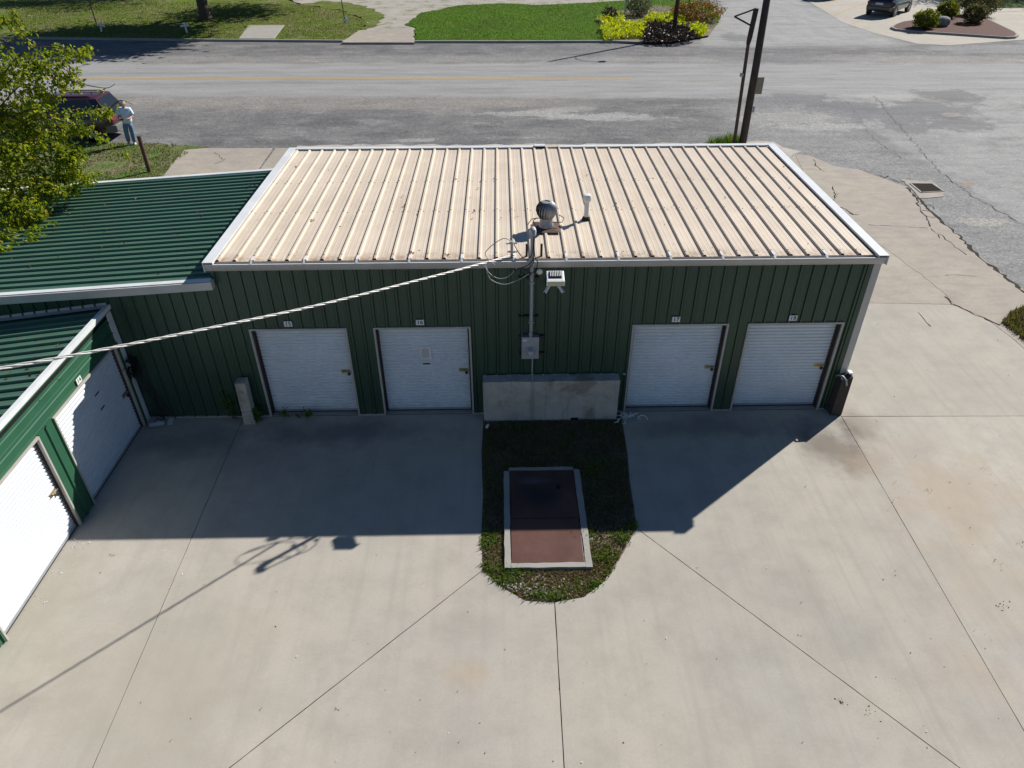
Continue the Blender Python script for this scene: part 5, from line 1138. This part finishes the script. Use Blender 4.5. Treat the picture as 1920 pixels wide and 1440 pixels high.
# ------------------------------------------------------------------ vehicles
def car_mat(name, c, rough=.22, metal=.35):
    s = NT(name); n = s.noise(2, 3); s.col(s.ramp(n, [(.3, v3(c, .93)), (.7, v3(c, 1.07))])); s.fin(rough, metal, .6); s.p.inputs['Coat Weight'].default_value = .6; s.p.inputs['Coat Roughness'].default_value = .05; return s.m
M['maroon'] = car_mat('maroon_car_paint', (.052, .007, .009), .28, .0); M['slate'] = car_mat('dark_slate_car_paint', (.030, .036, .045)); M['bumper'] = simple('grey_bumper', (.14, .15, .15), .45); M['redlamp'] = simple('red_tail_lamp', (.22, .01, .012), .2); M['rim'] = simple('alloy_rim', (.45, .46, .47), .3, .8); M['plate'] = simple('licence_plate', (.6, .6, .58), .5)
def suv(name, label, paint, loc, heading, L_=4.75, Wd=1.9, H=1.74, bump='bumper', scale=1.0, group=None):
    """local +x is forward, origin on the ground under the middle"""
    t = thing(name, label, 'car', (0, 0, 0), group); hl = L_/2; hw = Wd/2
    # body loft: x, z low, z belt, half width
    st = [(-hl, .48, .92, .80), (-hl+.06, .40, 1.02, .88), (-hl+.35, .32, 1.06, .97), (-hl+1.2, .30, 1.05, 1.0), (0, .30, 1.03, 1.0), (hl-1.5, .30, 1.02, 1.0), (hl-1.1, .30, 1.00, .985), (hl-.5, .32, .93, .95), (hl-.12, .40, .80, .86), (hl, .50, .70, .74)]
    mb = MB(); K_ = 12
    for x, zl, zb, w in st:
        w *= hw; prof = [(-w*.80, zl), (-w*.97, zl+.10), (-w, zl+(zb-zl)*.45), (-w*.985, zl+(zb-zl)*.8), (-w*.93, zb-.02), (-w*.80, zb+.012)]
        prof += [(-y, z) for y, z in prof[::-1]]
        mb.v += [(x, y, z) for y, z in prof]
    for i in range(len(st)-1):
        for k in range(K_): mb.f.append((i*K_+k, i*K_+(k+1) % K_, (i+1)*K_+(k+1) % K_, (i+1)*K_+k))
    mb.f += [tuple(range(K_)), tuple((len(st)-1)*K_+k for k in range(K_))]
    body = mb.build('body', paint, t, smooth='auto')
    # cabin: lower outline and roof outline
    lo = [(-hl+.10, .84), (-hl+.5, .90), (.2, .90), (hl-1.25, .86)]; zz0 = 1.02
    hi = [(-hl+.52, .66), (-hl+.85, .71), (-.05, .71), (hl-2.05, .66)]; mb = MB()
    Lr = [(x, -w*hw, zz0) for x, w in lo]+[(x, w*hw, zz0) for x, w in lo[::-1]]; Hr = [(x, -w*hw, H-.045) for x, w in hi]+[(x, w*hw, H-.045) for x, w in hi[::-1]]; Rr = [((x+.0)*.94-.02, y*.80, H) for x, y, z in Hr]
    n = 8; mb.v = Lr+Hr+Rr
    for j in range(2): mb.f += [(j*n+i, j*n+(i+1) % n, (j+1)*n+(i+1) % n, (j+1)*n+i) for i in range(n)]
    mb.f.append(tuple(2*n+i for i in range(n))); mb.build('cabin', paint, t, smooth='auto')
    def pane(nm, quad, shrink=.08, off=.012):
        q = [Vector(p) for p in quad]; c = sum(q, Vector())/4; nn = (q[1]-q[0]).cross(q[3]-q[0]).normalized(); nn = nn if nn.dot(c-Vector((0, 0, 1.2))) > 0 else -nn
        q = [c+(p-c)*(1-shrink)+nn*off for p in q]; return MB().add(q+[p-nn*.01 for p in q], [(0, 1, 2, 3), (4, 5, 6, 7), (0, 1, 5, 4), (1, 2, 6, 5), (2, 3, 7, 6), (3, 0, 4, 7)]).build(nm, 'glass', t)
    pane('rear_window', (Lr[0], Lr[7], Hr[7], Hr[0]), .12); pane('windscreen', (Lr[3], Lr[4], Hr[4], Hr[3]), .07)
    for sgn in (0, 1):
        idx = (0, 1, 2, 3) if not sgn else (7, 6, 5, 4)
        for a, b2 in ((0, 1), (1, 2), (2, 3)): pane('side_window', (Lr[idx[a]], Lr[idx[b2]], Hr[idx[b2]], Hr[idx[a]]), .13)
    for sy in (-1, 1):
        mb = MB().tube([(-hl+.75, sy*hw*.58, H-.02), (-hl+.85, sy*hw*.58, H+.025), (hl-2.3, sy*hw*.58, H+.02), (hl-2.15, sy*hw*.58, H-.03)], .022, 6); mb.build('roof_rail', 'black', t)
        MB().add([(-hl-.004, sy*hw*.50, .86), (-hl-.012, sy*hw*.79, .86), (-hl+.05, sy*hw*.885, .98), (-hl+.30, sy*hw*.955, 1.0), (-hl+.25, sy*hw*.975, .86), (-hl+.02, sy*hw*.62, 1.0)], [(0, 1, 5), (1, 2, 5), (1, 4, 3, 2)]).build('tail_lamp', 'redlamp', t, fix=False)
        MB().box((hl-.12, sy*hw*.66-.14, .68), (hl-.05, sy*hw*.66+.14, .80)).build('headlight', 'white', t)
        MB().box((.95, sy*(hw+.09)-.09, .98), (1.08, sy*(hw+.09)+.09, 1.13)).build('mirror', paint, t, bevel=.02)
        for wx in (-hl+.93, hl-.93):
            MB().lathe((wx, sy*(hw-.19), .36), [(.0, -.0), (.41, -.0), (.41, sy*.185), (.0, sy*.185)], 22, 'y').build('wheel_arch', 'black', t)
            wh = MB().lathe((wx, sy*(hw-.12), .35), [(.22, -.11), (.33, -.11), (.355, -.07), (.355, .07), (.33, .115), (.22, .115)], 26, 'y').build('wheel', 'black', t, smooth='auto')
            MB().lathe((wx, sy*(hw-.12), .35), [(.225, -.09), (.225, .09)], 22, 'y').build('rim_barrel', 'dark', wh, smooth='auto')
            mb = MB()
            for k in range(7):
                a = 2*math.pi*k/7; mb.bar((wx, sy*(hw-.008), .35), (wx+.215*math.cos(a), sy*(hw-.015), .35+.215*math.sin(a)), .05, .03, (0, 1, 0))
            mb.lathe((wx, sy*(hw-.02), .35), [(.235, -.014), (.235, .014), (.20, .014), (.20, -.014)], 22, 'y'); mb.build('rim', 'rim', wh)
    MB().add([(-hl-.07, -hw*.82, .42), (-hl-.07, hw*.82, .42), (-hl-.09, hw*.86, .68), (-hl-.09, -hw*.86, .68), (-hl+.3, -hw*.985, .40), (-hl+.3, hw*.985, .40), (-hl+.3, hw*.995, .70), (-hl+.3, -hw*.995, .70)], [(0, 1, 2, 3), (0, 3, 7, 4), (1, 2, 6, 5), (3, 2, 6, 7), (0, 1, 5, 4)]).build('rear_bumper', bump, t, bevel=.03)
    MB().box((-hl-.035, -.26, .80), (-hl-.002, .26, .93)).build('licence_plate', 'plate', t)
    MB().bar((-hl+.42, -.45, H-.01), (-hl+.30, .0, H-.012), .12, .03).build('spoiler', paint, t) if False else None
    MB().tube([(-hl+.95, 0, H-.005), (-hl+.90, 0, H+.10)], [.02, .006], 6).build('antenna', 'black', t)
    t.location = loc; t.rotation_euler = (0, 0, heading); t.scale = (scale,)*3; return t
suv('suv', 'maroon SUV parked on the shoulder behind the tree leaves', 'maroon', (-19.2, 19.85, -.014), math.pi, bump='bumper')
b1 = G(1664, 33); hd_ = math.radians(47)
s2 = suv('suv', 'dark slate SUV parked beside the mulch island at the top', 'slate', (30.9, 52.7, .0), hd_, L_=4.9, Wd=1.98, H=1.78, bump='slate', scale=1.08, group='cars in the parking lot')
c2 = copy_tree(s2); c2.location = (30.3, 62.8, 0); c2['label'] = 'second dark car, only its shadow shows at the top edge'

# ------------------------------------------------------------------ person
def skin_mesh(name, verts, edges, radii, mat, sub=2, root=0):
    me = bpy.data.meshes.new(name); me.from_pydata([tuple(v) for v in verts], edges, []); o = bpy.data.objects.new(name, me); COL.objects.link(o)
    o.modifiers.new('s', 'SKIN'); s = o.modifiers.new('d', 'SUBSURF'); s.levels = sub; s.render_levels = sub
    for i, r in enumerate(radii): me.skin_vertices[0].data[i].radius = r if isinstance(r, tuple) else (r, r)
    me.skin_vertices[0].data[root].use_root = True
    dg = bpy.context.evaluated_depsgraph_get(); m2 = bpy.data.meshes.new_from_object(o.evaluated_get(dg)); bpy.data.objects.remove(o); m2.name = name
    m2.materials.clear(); m2.materials.append(M[mat]); m2.polygons.foreach_set('use_smooth', [True]*len(m2.polygons)); return m2
M['skin'] = simple('skin', (.42, .25, .18), .55, 0, .05); M['shirt'] = simple('pale_blue_shirt', (.55, .68, .84), .85, 0, .08, 9, .4, 14); M['jeans'] = simple('blue_jeans', (.12, .20, .32), .85, 0, .15, 12, .4, 20); M['shoe'] = simple('white_shoes', (.6, .6, .6), .6); M['hair'] = simple('grey_hair', (.58, .56, .52), .8)
pp_ = G(247, 271)
bv = [(0, 0, .93), (0, 0, 1.13), (0, .0, 1.33), (0, -.01, 1.43), (0, -.05, 1.50), (0, -.075, 1.58), (0, -.075, 1.65),
      (.17, .0, 1.36), (.235, -.04, 1.12), (.13, -.25, 1.07), (.07, -.31, 1.08), (-.17, .0, 1.36), (-.235, -.04, 1.12), (-.13, -.25, 1.07), (-.07, -.31, 1.08),
      (.095, .0, .88), (.11, -.02, .48), (.12, .02, .09), (.13, -.12, .04), (-.095, 0, .88), (-.10, -.02, .48), (-.09, .02, .09), (-.10, -.12, .04)]
be = [(0, 1), (1, 2), (2, 3), (3, 4), (4, 5), (5, 6), (2, 7), (7, 8), (8, 9), (9, 10), (2, 11), (11, 12), (12, 13), (13, 14), (0, 15), (15, 16), (16, 17), (17, 18), (0, 19), (19, 20), (20, 21), (21, 22)]
for sx, ib in ((1, 10), (-1, 14)):   # five fingers on each hand
    for j, (dx, dz, l) in enumerate(((.0, .028, .055), (.004, .010, .065), (.004, -.008, .06), (.0, -.024, .048), (-.022, .035, .045))):
        i0 = len(bv); w = bv[ib]; bv.append((w[0]-sx*(.015+dx*.4), w[1]-.03, w[2]+dz)); bv.append((w[0]-sx*(.035+dx), w[1]-.03-l*.5, w[2]+dz*1.1)); be += [(ib, i0), (i0, i0+1)]
br_ = [(.13, .10), (.125, .09), (.14, .09), .055, (.062, .072), (.075, .09), (.06, .07), .055, .042, .032, (.035, .02), .055, .042, .032, (.035, .02), .085, .06, .042, .04, .085, .06, .042, .04]+[.009]*20
me = skin_mesh('person', bv, be, br_, 'skin'); person = bpy.data.objects.new('person', me); COL.objects.link(person); person.location = (pp_.x, pp_.y, -.01); person.rotation_euler = (0, math.radians(5), math.radians(18)); person.scale = (1.04, 1.04, 1.04)
tag(person, 'person in pale blue t-shirt and jeans standing behind the maroon SUV holding a controller', 'person')
def wear(name, v, e, r, mat, **kw):
    o = bpy.data.objects.new(name, skin_mesh(name, v, e, r, mat, **kw)); COL.objects.link(o); o.parent = person; return o
wear('shirt', [(0, 0, .79), (0, -.005, 1.05), (0, 0, 1.22), (0, 0, 1.36), (0, -.015, 1.42), (.17, .0, 1.375), (.225, -.02, 1.23), (.238, -.03, 1.15), (-.17, .0, 1.375), (-.225, -.02, 1.23), (-.238, -.03, 1.15)],
     [(0, 1), (1, 2), (2, 3), (3, 4), (3, 5), (5, 6), (6, 7), (3, 8), (8, 9), (9, 10)], [(.225, .175), (.215, .17), (.215, .155), (.18, .12), .075, .09, .092, .095, .09, .092, .095], 'shirt')
wear('jeans', [(0, 0, .95), (0, 0, .87), (.095, 0, .80), (.11, -.02, .48), (.12, .02, .10), (-.095, 0, .80), (-.10, -.02, .48), (-.09, .02, .10)], [(0, 1), (1, 2), (2, 3), (3, 4), (1, 5), (5, 6), (6, 7)], [(.19, .14), (.18, .14), .112, .095, .085, .112, .095, .085], 'jeans')
for sx, x in ((1, .125), (-1, -.095)): wear('shoe', [(x, .06, .05), (x+sx*.015, -.08, .045), (x+sx*.025, -.17, .035)], [(0, 1), (1, 2)], [(.05, .05), (.052, .045), (.042, .032)], 'shoe')
wear('hair', [(0, .01, 1.56), (0, -.035, 1.655), (0, -.095, 1.675)], [(0, 1), (1, 2)], [(.075, .06), (.082, .07), (.065, .045)], 'hair')
fv = MB().lathe((.028, -.155, 1.585), [(.012, 0), (.006, -.006)], 8, 'y').lathe((-.028, -.155, 1.585), [(.012, 0), (.006, -.006)], 8, 'y'); o = fv.build('eyes', 'black'); o.parent = person
o = MB().add([(0, -.185, 1.55), (.015, -.155, 1.545), (-.015, -.155, 1.545), (0, -.15, 1.59)], [(0, 1, 3), (0, 2, 3), (0, 1, 2)]).build('nose', 'skin'); o.parent = person
for sx in (1, -1): o = MB().lathe((sx*.078, -.07, 1.575), [(.028, 0), (.02, sx*.014)], 8, 'x').build('ear', 'skin'); o.parent = person
ct = thing('controller', 'small dark controller held by the person', 'controller', (pp_.x+.07, pp_.y-.36, 1.09)); ORG[ct.name] = Vector((0, 0, 0))
MB().box((-.085, -.05, -.018), (.085, .05, .018)).build('case', 'black', ct, bevel=.012); MB().box((-.06, -.03, .0185), (.06, .03, .024)).build('screen', 'glass', ct)

# ------------------------------------------------------------------ weeds, tools and litter
def weed(u, v, y, r, h, n, lab, seed, leaf=.08):
    b = G(u, v); t = thing('weed_plant', lab, 'weed', (b.x, y, 0), 'weeds along the shaded wall'); rs = np.random.default_rng(seed); mb = MB(); cs_ = []
    for k in range(5):
        e = Vector((b.x+rs.normal()*r*.6, y-abs(rs.normal())*r*.4, h*rs.uniform(.6, 1))); mb.tube([(b.x, y, 0), ((b.x+e.x)/2, (y+e.y)/2, e.z*.6), e], [.007, .005, .003], 5)
        for _ in range(n//5): q = Vector((b.x, y, .02)).lerp(e, rs.random()**.6); cs_.append(np.array(q)+rs.normal(size=3)*r*.28)
    cs_ = np.array(cs_); cs_[:, 2] = np.abs(cs_[:, 2]); mb.build('stem', 'vine', t, fix=False); leaf_obj('foliage', cs_, leaf, 'vine', t, seed)
weed(487, 780, -.16, .16, .38, 120, 'leafy weed at the foot of the concrete post', 1, .10); weed(537, 780, -.05, .08, .22, 40, 'small weed at the left of door 15', 2); weed(560, 781, -.06, .05, .10, 16, 'tiny weed below door 15', 3, .06); weed(580, 780, -.06, .08, .2, 40, 'small weed at the middle of door 15', 4); weed(440, 780, -.08, .10, .75, 60, 'thin tall weed left of the concrete post', 5)
tl = thing('leaning_tools', 'dark long-handled tools leaning in the shaded corner beside door 14', 'tools', (-7.85, -.15, 0))
MB().tube([(-7.66, -.10, .02), (-7.93, -.06, 1.25)], .014, 8).build('handle', 'black', tl); MB().tube([(-7.80, -.16, .55), (-7.94, -.10, 1.3)], .012, 8).build('handle', 'black', tl); MB().tube([(-7.45, -.07, .02), (-7.86, -.05, 1.1)], .012, 8).build('handle', 'rust', tl)
rs = np.random.default_rng(3); leaf_obj('brush_head', np.array([-7.92, -.10, 1.30])+rs.normal(size=(140, 3))*np.array([.05, .05, .09]), .1, 'black', tl, 3)
bt = thing('scrap_canister', 'battered grey canister on the ground in the shaded corner', 'canister', (-7.72, -.30, 0))
MB().tube([(-7.85, -.34, .07), (-7.70, -.30, .075), (-7.58, -.27, .06)], [.06, .075, .055], 12).build('shell', 'greysteel', bt, smooth='auto'); MB().tube([(-7.74, -.34, .13), (-7.68, -.28, .18), (-7.62, -.26, .13)], .01, 6).build('handle', 'black', bt)
q = [G(313, 796), G(323, 796), G(327, 781), G(319, 781)]; o = MB().prism([(p.x, p.y) for p in q], .004, .018).build('white_board', 'offwhite', None, org=Vector((q[0].x, q[0].y, .004))); tag(o, 'small white board lying beside the canister in the corner', 'board')
db = thing('plastic_debris', 'heap of broken clear plastic strips at the right end of the block wall', 'debris', (1.62, -.3, 0)); r_ = random.Random(9); c_ = G(1172, 785)
for k in range(26):
    a = r_.uniform(0, 3.14); L2 = r_.uniform(.05, .22); x, y = c_.x+r_.gauss(0, .1), c_.y+r_.gauss(0, .09); h = r_.uniform(.01, .10)
    MB().bar((x-math.cos(a)*L2/2, y-math.sin(a)*L2/2, h+.005), (x+math.cos(a)*L2/2, y+math.sin(a)*L2/2, h+r_.uniform(-.01, .03)), r_.uniform(.012, .03), .004).build('plastic_strip', 'offwhite', db)
MB().tube(smooth_pts([(c_.x+.25, c_.y, .01), (c_.x+.33, c_.y+.06, .03), (c_.x+.42, c_.y+.04, .02), (c_.x+.45, c_.y-.06, .01)]), .012, 6).build('curled_strip', 'offwhite', db)
b = G(914, 803); o = MB().tube([(b.x-.02, b.y-.05, .05), (b.x, b.y, .06), (b.x+.015, b.y+.06, .05)], [.022, .03, .018], 8).build('plastic_bottle', 'offwhite', None, smooth='auto', org=Vector((b.x, b.y, .02))); tag(o, 'crushed clear bottle in the weeds by the left island edge', 'bottle')
# leaf litter on the roofs
r_ = random.Random(21); pts = []
def litter(u, v, zf, n=1, s=.01, zo=.01):
    for _ in range(n):
        g = G(u, v, 3.4); 
        for _k in range(4): g = G(u, v, zf(g))
        pts.append((g.x+r_.gauss(0, s), g.y+r_.gauss(0, s), zf(g)+zo))
for u, v, n in [(588, 414, 5), (771, 477, 16), (640, 480, 3), (770, 477, 8), (757, 388, 4), (782, 402, 4), (855, 338, 5), (925, 336, 3), (878, 372, 4), (888, 398, 4), (484, 413, 2), (484, 464, 3), (840, 480, 3), (969, 407, 2), (930, 353, 2), (900, 354, 2), (1098, 330, 2), (1360, 372, 2), (1480, 387, 2), (1230, 420, 2), (1560, 470, 3)]: litter(u, v, lambda g: RZ(g.y), n, .012)
for _ in range(60): litter(r_.uniform(430, 1600), r_.uniform(300, 480), lambda g: RZ(g.y), 1)
o = leaf_obj('roof_litter', np.array(pts), .055, 'debris', None, 2, up=0); tag(o, 'dead leaves and dirt specks scattered on the tan roof', 'leaves', kind='stuff')
pts = []
for u, v in [(103, 434), (315, 422), (338, 441), (96, 457), (60, 460), (474, 351), (325, 345), (255, 376), (115, 385), (134, 402), (270, 416), (160, 422), (436, 397), (372, 401), (280, 519), (60, 500), (475, 337), (290, 378), (20, 492), (40, 430), (130, 395), (90, 445)]: litter(u, v, lambda g: AZ(g.x), 2, .02, .02)
for _ in range(40): litter(r_.uniform(10, 440), r_.uniform(345, 520), lambda g: AZ(g.x), 1, .01, .015)
for _ in range(25): litter(r_.uniform(0, 120), r_.uniform(620, 720), lambda g: LZ(g.x), 1, .01, .015)
o = leaf_obj('roof_litter', np.array(pts), .075, 'debris', None, 3, up=0); tag(o, 'dead leaves scattered on the green roofs', 'leaves', kind='stuff')
# specks on the concrete
pts = []; r_ = random.Random(31)
def specks(u, v, n, s): 
    g = G(u, v)
    for _ in range(n): pts.append((g.x+r_.gauss(0, s), g.y+r_.gauss(0, s), .006))
for u, v, n, s in [(1578, 1316, 12, .02), (1630, 1335, 10, .05), (631, 1330, 5, .008), (1885, 1140, 14, .06), (1848, 880, 10, .05), (1740, 922, 8, .05), (1915, 1020, 12, .05), (1870, 1060, 6, .06), (1510, 912, 3, .01), (210, 1042, 4, .015), (187, 1075, 2, .01), (436, 943, 3, .012), (1500, 1190, 3, .02), (940, 1010, 3, .1)]: specks(u, v, n, s)
for _ in range(55): specks(r_.uniform(200, 1900), r_.uniform(1020, 1430), 1, .01)
for _ in range(25): specks(r_.uniform(1640, 1900), r_.uniform(590, 1000), 1, .01)
o = leaf_obj('yard_litter', np.array(pts), .027, 'debris', None, 4, up=0); tag(o, 'dark leaf bits and dirt specks scattered over the yard concrete', 'litter', kind='stuff')
pts = []
for u, v, n, s in [(120, 1030, 1, .01), (145, 1020, 30, .10), (110, 1070, 20, .10), (70, 1130, 12, .1), (1541, 958, 2, .008), (1690, 995, 2, .008), (1705, 922, 2, .006), (1826, 1183, 2, .008), (1640, 790, 3, .06), (960, 1240, 1, .01), (1102, 1242, 2, .006), (1678, 1271, 2, .008)]: specks(u, v, n, s)
for _ in range(70): specks(r_.uniform(100, 1900), r_.uniform(1020, 1430), 1, .01)
for _ in range(40): specks(r_.uniform(1640, 1880), r_.uniform(600, 1000), 1, .01)
o = leaf_obj('paint_flakes', np.array(pts), .026, 'offwhite', None, 6, up=0); tag(o, 'tiny white paint flakes on the concrete, thickest beside the left doors', 'flakes', kind='stuff')
